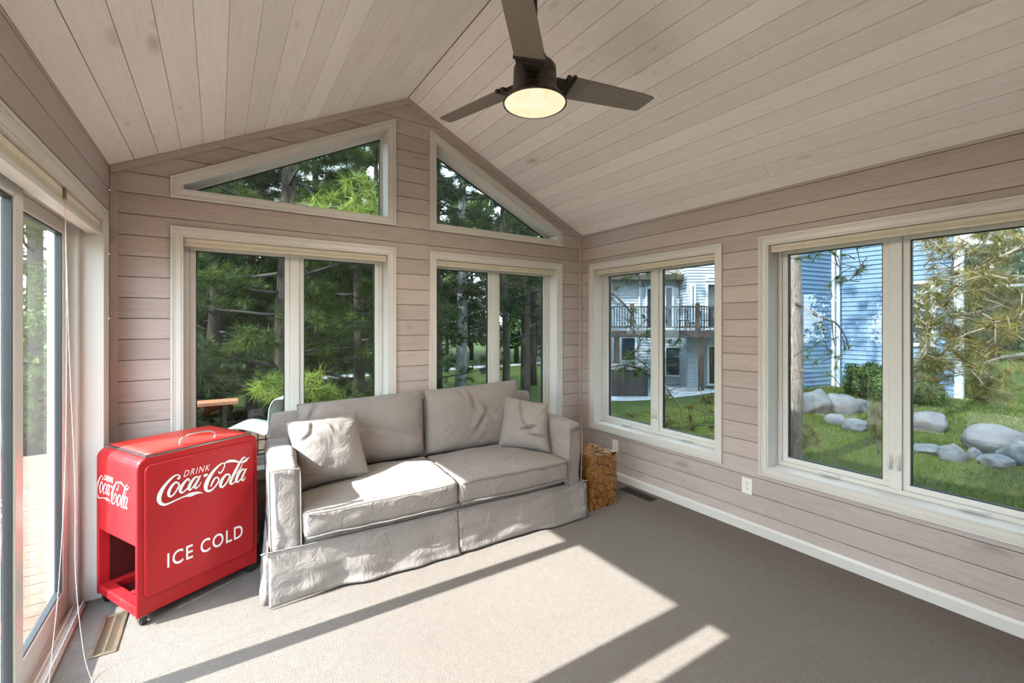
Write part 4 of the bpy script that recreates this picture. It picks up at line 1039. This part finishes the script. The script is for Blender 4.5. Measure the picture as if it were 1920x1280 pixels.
# ------------------------------------------------------------------ trees
def needles(T, L, w, N, rng):
    """T: rows of tuft position and direction; every tuft is a burst of N thin needles"""
    T = np.asarray(T); M = len(T); P = np.repeat(T[:, :3], N, 0); D = np.repeat(T[:, 3:6], N, 0); K = M*N
    r = rng.normal(0, 1, (K, 3)); r /= np.linalg.norm(r, axis=1)[:, None]; d = D*rng.uniform(.15, 1.0, (K, 1))+r*.95; d /= np.linalg.norm(d, axis=1)[:, None]
    base = P-D*rng.uniform(0, .5, (K, 1))*L; ln = L*rng.uniform(.75, 1.15, (K, 1)); s = np.cross(d, rng.normal(0, 1, (K, 3))); s /= np.linalg.norm(s, axis=1)[:, None]+1e-9
    V = np.zeros((K, 3, 3)); V[:, 0] = base-s*w; V[:, 1] = base+s*w; tip = base+d*ln; tip[:, 2] -= .12*ln[:, 0]; V[:, 2] = tip
    return V.reshape(-1, 3)
def pine(name, label, base, H, r0, z_lo, spread, nb, ntuft, seed, mat='needle_green', L=.16, w=.0035, N=34, lean=(0, 0), bark='bark', top=.35, group=None, twig='twig_dark'):
    rn = random.Random(seed); rng = np.random.default_rng(seed); o = thing(name, label, 'tree', base, 0, group); tr_ = MB(); pts = []; n = 10
    for i in range(n+1):
        f = i/n; pts.append((lean[0]*f*H+.12*nz(seed, f*3), lean[1]*f*H+.12*nz(seed+9, f*3), H*f-.2*(i == 0)))
    tr_.tube(pts, [r0*(1-.82*i/n) for i in range(n+1)], 12); tr_.build('trunk', bark, o, smooth=True)
    br = MB(); T = []
    for b_ in range(nb):
        f = (z_lo+(H-z_lo)*(b_+rn.random())/nb)/H; i = min(int(f*n), n-1); p = Vector(pts[i]).lerp(Vector(pts[i+1]), f*n-i)
        a = b_*2.399+rn.uniform(-.4, .4); rel = (f*H-z_lo)/(H-z_lo); LL = spread*(1-(1-top)*rel)*rn.uniform(.65, 1.1)
        q = [p]; d = Vector((math.cos(a), math.sin(a), rn.uniform(-.15, .25)))
        for k in range(6):
            d = (d+Vector((rn.uniform(-.2, .2), rn.uniform(-.2, .2), rn.uniform(-.10, .16)))).normalized(); q.append(q[-1]+d*LL/6)
        br.tube(q, [max(.006, r0*.22*(1-k/7)) for k in range(7)], 6)
        for k in range(ntuft):
            s = rn.uniform(.35, 1.0)*6; j = min(int(s), 5); c = q[j].lerp(q[j+1], s-j); sd_ = Vector((rn.uniform(-1, 1), rn.uniform(-1, 1), rn.uniform(-.3, .7)))
            e = c+sd_*LL*.16; dd = (e-c).normalized()
            if k % 3 == 0: br.tube([c, c.lerp(e, .5)+Vector((0, 0, .02)), e], [.008, .006, .004], 4)
            T.append((*e, *dd))
    br.build('branches', twig, o, smooth=True); tag(tri_mesh('needles', needles(T, L, w, N, rng), mat, o), kind='stuff'); return o
def bx(px, t_, z=None):
    p = at_depth(px, 600, t_); return (p.x, p.y, zg(p.x, p.y) if z is None else z)
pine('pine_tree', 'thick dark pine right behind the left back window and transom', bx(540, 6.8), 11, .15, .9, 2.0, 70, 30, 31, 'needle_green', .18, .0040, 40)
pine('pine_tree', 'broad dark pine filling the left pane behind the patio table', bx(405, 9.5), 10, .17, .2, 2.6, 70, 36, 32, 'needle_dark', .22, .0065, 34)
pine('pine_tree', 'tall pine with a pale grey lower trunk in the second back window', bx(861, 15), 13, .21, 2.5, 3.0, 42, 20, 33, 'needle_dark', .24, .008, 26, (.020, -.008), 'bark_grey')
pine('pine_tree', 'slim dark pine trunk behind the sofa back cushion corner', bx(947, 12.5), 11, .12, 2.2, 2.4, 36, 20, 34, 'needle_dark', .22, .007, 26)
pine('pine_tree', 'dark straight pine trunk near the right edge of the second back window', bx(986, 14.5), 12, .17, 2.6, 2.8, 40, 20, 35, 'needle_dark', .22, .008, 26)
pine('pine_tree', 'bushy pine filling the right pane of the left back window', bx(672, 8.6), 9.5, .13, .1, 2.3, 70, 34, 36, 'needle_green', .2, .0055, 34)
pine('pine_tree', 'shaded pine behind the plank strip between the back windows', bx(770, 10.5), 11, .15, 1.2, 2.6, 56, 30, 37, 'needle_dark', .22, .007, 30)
pine('pine_tree', 'hidden pine added behind the right back corner of the room', bx(1080, 6.9), 11.5, .12, 5.0, 2.4, 26, 18, 38, 'needle_olive', .17, .005, 28)  # trunk out of sight, added so its crown shades the house
pine('pine_tree', 'pine with sunlit bark beside the frame of the near window', bx(1484, 6.0), 11.5, .125, 5.5, 2.2, 22, 16, 39, 'needle_olive', .17, .005, 28, (0, .002), 'bark_sun_tint')
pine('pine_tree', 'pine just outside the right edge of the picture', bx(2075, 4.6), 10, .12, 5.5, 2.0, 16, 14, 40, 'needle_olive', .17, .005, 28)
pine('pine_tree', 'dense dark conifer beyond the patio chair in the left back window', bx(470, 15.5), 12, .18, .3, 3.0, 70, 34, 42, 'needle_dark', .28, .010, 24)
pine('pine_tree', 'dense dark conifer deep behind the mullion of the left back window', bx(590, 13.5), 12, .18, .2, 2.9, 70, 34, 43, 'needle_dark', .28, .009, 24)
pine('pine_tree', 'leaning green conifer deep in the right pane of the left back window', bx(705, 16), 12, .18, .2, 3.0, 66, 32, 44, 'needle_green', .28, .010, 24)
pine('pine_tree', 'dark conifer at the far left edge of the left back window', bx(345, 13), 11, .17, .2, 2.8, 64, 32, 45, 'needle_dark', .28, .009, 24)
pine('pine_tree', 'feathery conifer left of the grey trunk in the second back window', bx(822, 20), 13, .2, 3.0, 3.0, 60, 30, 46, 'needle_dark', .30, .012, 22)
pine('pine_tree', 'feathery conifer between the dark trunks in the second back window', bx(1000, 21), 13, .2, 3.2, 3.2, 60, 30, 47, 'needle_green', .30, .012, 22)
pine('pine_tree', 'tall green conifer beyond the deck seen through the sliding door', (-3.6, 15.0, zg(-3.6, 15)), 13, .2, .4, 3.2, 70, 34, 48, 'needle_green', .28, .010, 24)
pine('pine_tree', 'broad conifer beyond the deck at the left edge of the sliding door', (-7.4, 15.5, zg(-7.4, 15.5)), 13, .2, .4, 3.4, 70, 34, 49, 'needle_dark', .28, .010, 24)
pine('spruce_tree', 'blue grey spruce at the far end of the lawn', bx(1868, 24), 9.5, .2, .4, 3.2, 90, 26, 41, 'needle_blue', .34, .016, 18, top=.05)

def limb(name, label, paths, tufts, seed, mat, L=.15, w=.003, N=60, twig='twig', rtw=.16, ntw=4):
    """a bough: measured paths (px, py, depth, radius) with twigs, and needle bursts at (px, py, depth)"""
    rn = random.Random(seed); rng = np.random.default_rng(seed); org = at_depth(*paths[0][0][:3]); o = thing(name, label, 'branch', org); br = MB(); T = []
    for p in paths:
        c = catmull([(*at_depth(*q[:3]), q[3]) for q in p], 6); br.tube([Vector(q[:3])-org for q in c], [q[3] for q in c], 7)
        for k in range(ntw*len(p)):
            i = rn.randrange(len(c)); q = Vector(c[i][:3]); d = Vector((rn.uniform(-1, 1), rn.uniform(-1, 1), rn.uniform(-.7, .8))).normalized(); e = q+d*rtw*rn.uniform(.5, 1.3); m_ = q.lerp(e, .5)+Vector((rn.uniform(-.03, .03),)*3)
            br.tube([q-org, m_-org, e-org], [.006, .004, .003], 5)
            if rn.random() < .45: T.append((*(e-org), *d))
    for (px, py, t_) in tufts:
        q = at_depth(px, py, t_); d = Vector((rn.uniform(-.6, .6), rn.uniform(-.6, .6), rn.uniform(-.6, .5))).normalized(); T.append((*(q-org), *d))
        br.tube([q-d*.22-org, q-d*.10+Vector((0, 0, .02))-org, q-org], [.006, .005, .004], 5)
    br.build('twigs', twig, o, smooth=True); tag(tri_mesh('needles', needles(T, L, w, N, rng), mat, o), kind='stuff'); return o
G = 'pine boughs hanging outside the windows'
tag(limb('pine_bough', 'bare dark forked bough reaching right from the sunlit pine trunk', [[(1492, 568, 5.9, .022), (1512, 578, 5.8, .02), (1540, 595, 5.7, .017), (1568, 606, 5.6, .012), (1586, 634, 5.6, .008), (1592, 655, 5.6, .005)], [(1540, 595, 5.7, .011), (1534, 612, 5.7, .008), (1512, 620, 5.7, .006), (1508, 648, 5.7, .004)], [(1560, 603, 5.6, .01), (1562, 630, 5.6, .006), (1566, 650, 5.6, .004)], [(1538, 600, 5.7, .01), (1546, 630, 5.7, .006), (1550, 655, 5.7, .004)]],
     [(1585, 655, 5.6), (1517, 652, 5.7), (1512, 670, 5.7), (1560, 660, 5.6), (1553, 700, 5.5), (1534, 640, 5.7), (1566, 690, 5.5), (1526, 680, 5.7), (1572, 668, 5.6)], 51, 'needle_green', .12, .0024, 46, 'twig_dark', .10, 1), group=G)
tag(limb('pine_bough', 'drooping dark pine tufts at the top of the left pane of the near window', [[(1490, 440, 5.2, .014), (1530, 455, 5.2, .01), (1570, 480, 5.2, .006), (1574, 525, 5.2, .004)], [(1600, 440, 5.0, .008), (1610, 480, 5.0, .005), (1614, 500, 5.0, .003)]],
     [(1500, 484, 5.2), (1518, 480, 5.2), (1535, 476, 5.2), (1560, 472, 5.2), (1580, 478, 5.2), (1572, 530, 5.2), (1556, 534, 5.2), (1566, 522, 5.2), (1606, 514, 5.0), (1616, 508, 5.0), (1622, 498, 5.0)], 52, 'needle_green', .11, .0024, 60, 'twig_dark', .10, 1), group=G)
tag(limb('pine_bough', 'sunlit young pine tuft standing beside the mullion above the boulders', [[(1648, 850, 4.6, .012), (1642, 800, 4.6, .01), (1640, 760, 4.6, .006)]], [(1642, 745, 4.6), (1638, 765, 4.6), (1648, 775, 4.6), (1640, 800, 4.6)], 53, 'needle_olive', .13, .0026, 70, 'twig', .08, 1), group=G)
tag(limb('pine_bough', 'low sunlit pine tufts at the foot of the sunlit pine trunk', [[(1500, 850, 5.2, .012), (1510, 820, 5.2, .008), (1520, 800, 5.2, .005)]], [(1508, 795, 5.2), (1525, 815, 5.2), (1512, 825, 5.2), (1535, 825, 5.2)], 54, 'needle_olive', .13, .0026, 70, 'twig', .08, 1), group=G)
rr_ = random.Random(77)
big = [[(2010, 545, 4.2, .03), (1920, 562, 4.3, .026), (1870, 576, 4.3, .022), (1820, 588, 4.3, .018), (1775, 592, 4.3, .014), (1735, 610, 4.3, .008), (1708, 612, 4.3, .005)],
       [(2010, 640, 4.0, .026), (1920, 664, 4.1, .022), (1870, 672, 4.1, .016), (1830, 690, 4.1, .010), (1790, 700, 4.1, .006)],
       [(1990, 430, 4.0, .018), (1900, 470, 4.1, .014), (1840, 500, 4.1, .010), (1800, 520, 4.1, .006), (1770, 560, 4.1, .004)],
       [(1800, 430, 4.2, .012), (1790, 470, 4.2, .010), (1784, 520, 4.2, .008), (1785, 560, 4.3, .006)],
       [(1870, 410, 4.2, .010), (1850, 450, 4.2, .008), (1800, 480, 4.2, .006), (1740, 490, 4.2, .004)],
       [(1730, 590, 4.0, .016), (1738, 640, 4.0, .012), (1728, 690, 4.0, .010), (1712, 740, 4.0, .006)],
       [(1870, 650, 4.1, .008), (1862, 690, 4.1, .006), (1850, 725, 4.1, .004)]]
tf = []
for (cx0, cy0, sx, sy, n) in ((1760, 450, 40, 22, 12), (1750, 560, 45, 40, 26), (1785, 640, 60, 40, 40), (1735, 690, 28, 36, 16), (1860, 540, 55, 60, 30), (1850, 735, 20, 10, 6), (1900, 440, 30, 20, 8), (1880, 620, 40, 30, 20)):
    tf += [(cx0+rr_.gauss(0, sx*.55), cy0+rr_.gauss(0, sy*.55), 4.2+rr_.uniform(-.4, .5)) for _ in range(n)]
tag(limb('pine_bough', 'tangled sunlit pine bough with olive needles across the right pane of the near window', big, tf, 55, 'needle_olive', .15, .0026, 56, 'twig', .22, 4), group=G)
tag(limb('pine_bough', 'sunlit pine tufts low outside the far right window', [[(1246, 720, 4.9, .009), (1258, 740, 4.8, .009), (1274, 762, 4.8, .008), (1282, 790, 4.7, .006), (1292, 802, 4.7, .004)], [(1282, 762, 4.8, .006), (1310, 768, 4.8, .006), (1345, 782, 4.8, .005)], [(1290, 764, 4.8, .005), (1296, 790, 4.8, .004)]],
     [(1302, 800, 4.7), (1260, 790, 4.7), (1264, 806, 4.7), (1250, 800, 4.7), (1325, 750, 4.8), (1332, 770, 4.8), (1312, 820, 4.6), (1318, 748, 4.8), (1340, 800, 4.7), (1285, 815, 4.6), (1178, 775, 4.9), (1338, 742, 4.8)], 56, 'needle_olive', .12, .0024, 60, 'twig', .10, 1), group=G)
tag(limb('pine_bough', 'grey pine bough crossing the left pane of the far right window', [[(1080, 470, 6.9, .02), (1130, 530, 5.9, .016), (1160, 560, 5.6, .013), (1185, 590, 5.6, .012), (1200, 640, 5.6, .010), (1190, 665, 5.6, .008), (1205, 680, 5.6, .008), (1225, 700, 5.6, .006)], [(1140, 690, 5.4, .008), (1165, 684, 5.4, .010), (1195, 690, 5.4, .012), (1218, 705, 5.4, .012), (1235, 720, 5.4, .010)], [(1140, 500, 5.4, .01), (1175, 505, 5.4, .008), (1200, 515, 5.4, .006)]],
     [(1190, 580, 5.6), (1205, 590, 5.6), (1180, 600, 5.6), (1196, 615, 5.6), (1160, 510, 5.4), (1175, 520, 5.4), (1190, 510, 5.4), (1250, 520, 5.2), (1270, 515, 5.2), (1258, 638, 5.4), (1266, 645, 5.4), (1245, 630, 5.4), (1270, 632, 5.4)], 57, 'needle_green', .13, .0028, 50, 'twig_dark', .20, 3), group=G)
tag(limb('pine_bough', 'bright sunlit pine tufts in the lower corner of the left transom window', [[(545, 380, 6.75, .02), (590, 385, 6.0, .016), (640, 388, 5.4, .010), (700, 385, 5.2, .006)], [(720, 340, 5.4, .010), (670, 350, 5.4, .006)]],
     [(625, 365, 5.2), (600, 378, 5.2), (650, 345, 5.2), (660, 380, 5.1), (680, 390, 5.1), (690, 365, 5.2), (610, 395, 5.1), (640, 395, 5.1), (665, 400, 5.0), (695, 398, 5.0), (675, 335, 5.3), (705, 380, 5.1), (590, 392, 5.3)], 58, 'needle_sun_tint', .19, .0042, 90, 'twig_dark', .1, 1), group=G)
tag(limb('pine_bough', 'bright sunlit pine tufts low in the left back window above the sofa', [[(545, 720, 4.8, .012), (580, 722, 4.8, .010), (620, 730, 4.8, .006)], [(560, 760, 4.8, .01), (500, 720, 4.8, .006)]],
     [(578, 715, 4.7), (595, 728, 4.7), (575, 745, 4.7), (600, 745, 4.7), (620, 735, 4.8), (510, 715, 4.7), (495, 722, 4.7), (525, 720, 4.7), (480, 730, 4.8), (640, 755, 4.9), (515, 738, 4.7), (590, 705, 4.8)], 59, 'needle_sun_tint', .19, .0042, 90, 'twig_dark', .1, 1), group=G)

def crown_tree(name, label, base, H, R, z_lo, seed, mat, nl=5200, size=.26, group=None, cat='tree'):
    rng = np.random.default_rng(seed); rn = random.Random(seed); o = thing(name, label, cat, base, 0, group)
    MB().tube([(0, 0, -.3), (.05, 0, H*.4), (0, .05, H*.75)], [R*.07, R*.05, R*.02], 8).build('trunk', 'bark', o, smooth=True)
    K = 16; C = np.c_[rng.normal(0, R*.45, (K, 2)), rng.uniform(z_lo+R*.2, H-R*.25, K)]; C[:, :2] *= (1.15-.75*((C[:, 2]-z_lo)/(H-z_lo)))[:, None]
    idx = rng.integers(0, K, nl); d = rng.normal(0, 1, (nl, 3)); d /= np.linalg.norm(d, axis=1)[:, None]; P = C[idx]+d*(R*.42*rng.uniform(.55, 1, (nl, 1))); P[:, 2] = np.maximum(P[:, 2], z_lo*.8+.02)
    A = rng.normal(0, 1, (nl, 3)); A /= np.linalg.norm(A, axis=1)[:, None]; B = np.cross(A, d); B /= np.linalg.norm(B, axis=1)[:, None]+1e-9; s = size*rng.uniform(.6, 1.2, (nl, 1))
    V = np.zeros((nl, 3, 3)); V[:, 0] = P-A*s*.5; V[:, 1] = P+A*s*.5; V[:, 2] = P+B*s; tag(tri_mesh('foliage', V.reshape(-1, 3), mat, o), kind='stuff'); return o
rt2 = random.Random(9)
where = ['at the far left behind the plank wall', 'behind the left casing of the left back window', 'deep in the left pane above the patio table', 'above the patio table edge', 'behind the white chair back', 'behind the mullion of the left back window', 'at the left of the right pane of the left back window',
         'in the middle of the right pane of the left back window', 'at the right of the right pane of the left back window', 'behind the planks between the back windows', 'at the left edge of the second back window', 'left of the grey trunk in the second back window',
         'right of the grey trunk in the second back window', 'behind the slim trunk in the second back window', 'between the two dark trunks in the second back window', 'at the right edge of the second back window', 'behind the right jamb of the second back window', 'behind the right back corner of the room',
         'far behind the white house at its left', 'far behind the white house at its right']
spots = [(300, 30), (352, 26), (392, 34), (428, 24), (516, 38), (548, 30), (590, 27), (636, 33), (690, 29), (742, 36), (792, 31), (838, 42), (884, 36), (930, 44), (968, 33), (1004, 40), (1048, 31), (1092, 34), (1180, 44), (1270, 46)]
for i, (px, t_) in enumerate(spots):
    crown_tree('background_tree', 'leafy background tree '+where[i], bx(px, t_), rt2.uniform(9, 14), rt2.uniform(2.6, 3.6), rt2.uniform(.6, 2.2), 100+i, 'leaf_dark' if i % 3 else 'leaf_mid', 5200, .34, 'background trees beyond the lawn')
where = ['leftmost past the blue house', 'second past the blue house', 'behind the spruce', 'cut by the right edge of the picture', 'farthest right, past the picture edge']
for i, (px, t_) in enumerate(((1800, 34), (1850, 38), (1905, 36), (1965, 33), (2040, 30))):
    crown_tree('background_tree', 'leafy tree edging the far right lawn, '+where[i], bx(px, t_), rt2.uniform(6.5, 8.5), 2.8, .3, 130+i, 'leaf_mid', 5200, .34, 'trees at the far edge of the right lawn')
where = ['nearest the house', 'second from the house', 'third from the house', 'fourth from the house', 'farthest from the house']
for i, (x, y, h) in enumerate(((8.5, -15, 10), (12.5, -14, 11), (16.5, -13, 10), (20.5, -11.5, 11), (25, -10, 10))):  # unseen trees added to darken the window reflections
    crown_tree('background_tree', 'unseen leafy tree added behind the viewpoint on the right lawn, '+where[i], (x, y, zg(x, y)), h, 3.0, .3, 140+i, 'leaf_dark', 5200, .34, 'unseen trees added behind the viewpoint on the right lawn')
for i, (px, t_, h) in enumerate(((1612, 12.2, .8), (1638, 11.6, .9), (1660, 11.2, .9), (1720, 10.8, 1.0))):
    crown_tree('foundation_shrub', 'low green shrub at the foot of the blue house, '+('leftmost of the four', 'second from left', 'beside the mullion', 'just right of the mullion')[i], bx(px, t_), h, .5, .02, 150+i, 'leaf_mid', 2600, .08, 'shrubs along the blue house', 'shrub')
for i, (x, y, h) in enumerate(((-9.5, .5, 3.9), (-9.3, 2.8, 4.2), (-9.0, 5.4, 4.0), (-8.2, 8.2, 4.2), (-5.6, 10.6, 4.4), (-3.1, 11.4, 3.8), (-1.2, 10.6, 3.0))):
    crown_tree('deck_shrub', 'dense green shrub beyond the wooden deck, '+('nearest the camera', 'second along the left edge', 'third along the left edge', 'at the deck corner', 'tallest, behind the deck corner', 'behind the patio table to the left', 'behind the patio table')[i], (x, y, zg(x, y)), h, 1.5, .05, 160+i, 'leaf_mid' if i % 2 else 'leaf_dark', 5000, .13, 'shrubs beyond the wooden deck', 'shrub')

# ------------------------------------------------------------------ wooden deck with patio furniture
dkk = thing('wooden_deck', 'brown plank deck outside the sliding door and left back window', 'deck', (-2.5, 2, -.14)); y = -1.5; mes = {}
while y < 7.6:
    x1_ = LX-.22 if y < BY+.22 else 1.35; key = round(x1_, 2)
    if key not in mes: mes[key] = MB().box(-4.8+2.5, x1_+2.5, .003, .139, -.03, 0).build('deck_board', 'deck_board', dkk, bevel=.003); o = mes[key]
    else: o = bpy.data.objects.new('deck_board', mes[key].data); COL.objects.link(o); o.parent = dkk
    o.location = (0, y-2, .04); y += .142
MB().box(-2.3, 1.7, -3.5, 1.65, -.5, .008).build('joists', 'deck_brown', dkk); MB().box(-2.3, 3.8, 1.75, 5.6, -1.0, .008).build('joists', 'deck_brown', dkk)
pt = thing('patio_table', 'narrow reddish wood patio table beyond the left back window', 'table', (-.32, 5.5, -.10))
MB().box(-.55, .50, -.11, .11, .775, .81).build('table_top', 'table_wood', pt, bevel=.006)
for x_ in (-.42, .38):
    MB().box(x_-.02, x_+.02, -.02, .02, .03, .775).build('post', 'iron_black', pt); MB().box(x_-.03, x_+.03, -.16, .16, 0, .03).build('foot', 'iron_black', pt)
pc = thing('patio_chair', 'white curved metal patio chair beyond the left back window', 'chair', (.38, 5.12, -.10), math.radians(-25))
prof = catmull([(-.33, .34), (-.325, .47), (-.28, .57), (-.16, .60), (0, .565), (.09, .53), (.125, .56), (.13, .68), (.145, .80), (.19, .865), (.27, .87)], 6)
MB().grid(lambda u, v: (prof[int(round(u*(len(prof)-1)))][0], -.21+.42*v, prof[int(round(u*(len(prof)-1)))][1]), len(prof)-1, 4).build('shell_seat', 'chair_white', pc, smooth=True, solid=.012)
for sy in (-.19, .19): MB().tube(catmull([(-.32, sy, .40), (-.30, sy, .12), (-.24, sy, .012), (0, sy, .010), (.22, sy, .012)], 6), .012, 8).build('runner', 'chair_white', pc, smooth=True)
gf = thing('wire_fence', 'low black wire grid fence on the deck beyond the patio table', 'fence', (-.6, 6.3, -.10))
for z in (.03, .16, .29, .42): MB().box(-.6, 1.6, -.006, .006, z, z+.014).build('rail', 'iron_black', gf)
x = -.6
while x <= 1.6:
    MB().box(x-.006, x+.006, -.005, .005, 0, .46).build('bar', 'iron_black', gf); x += .085
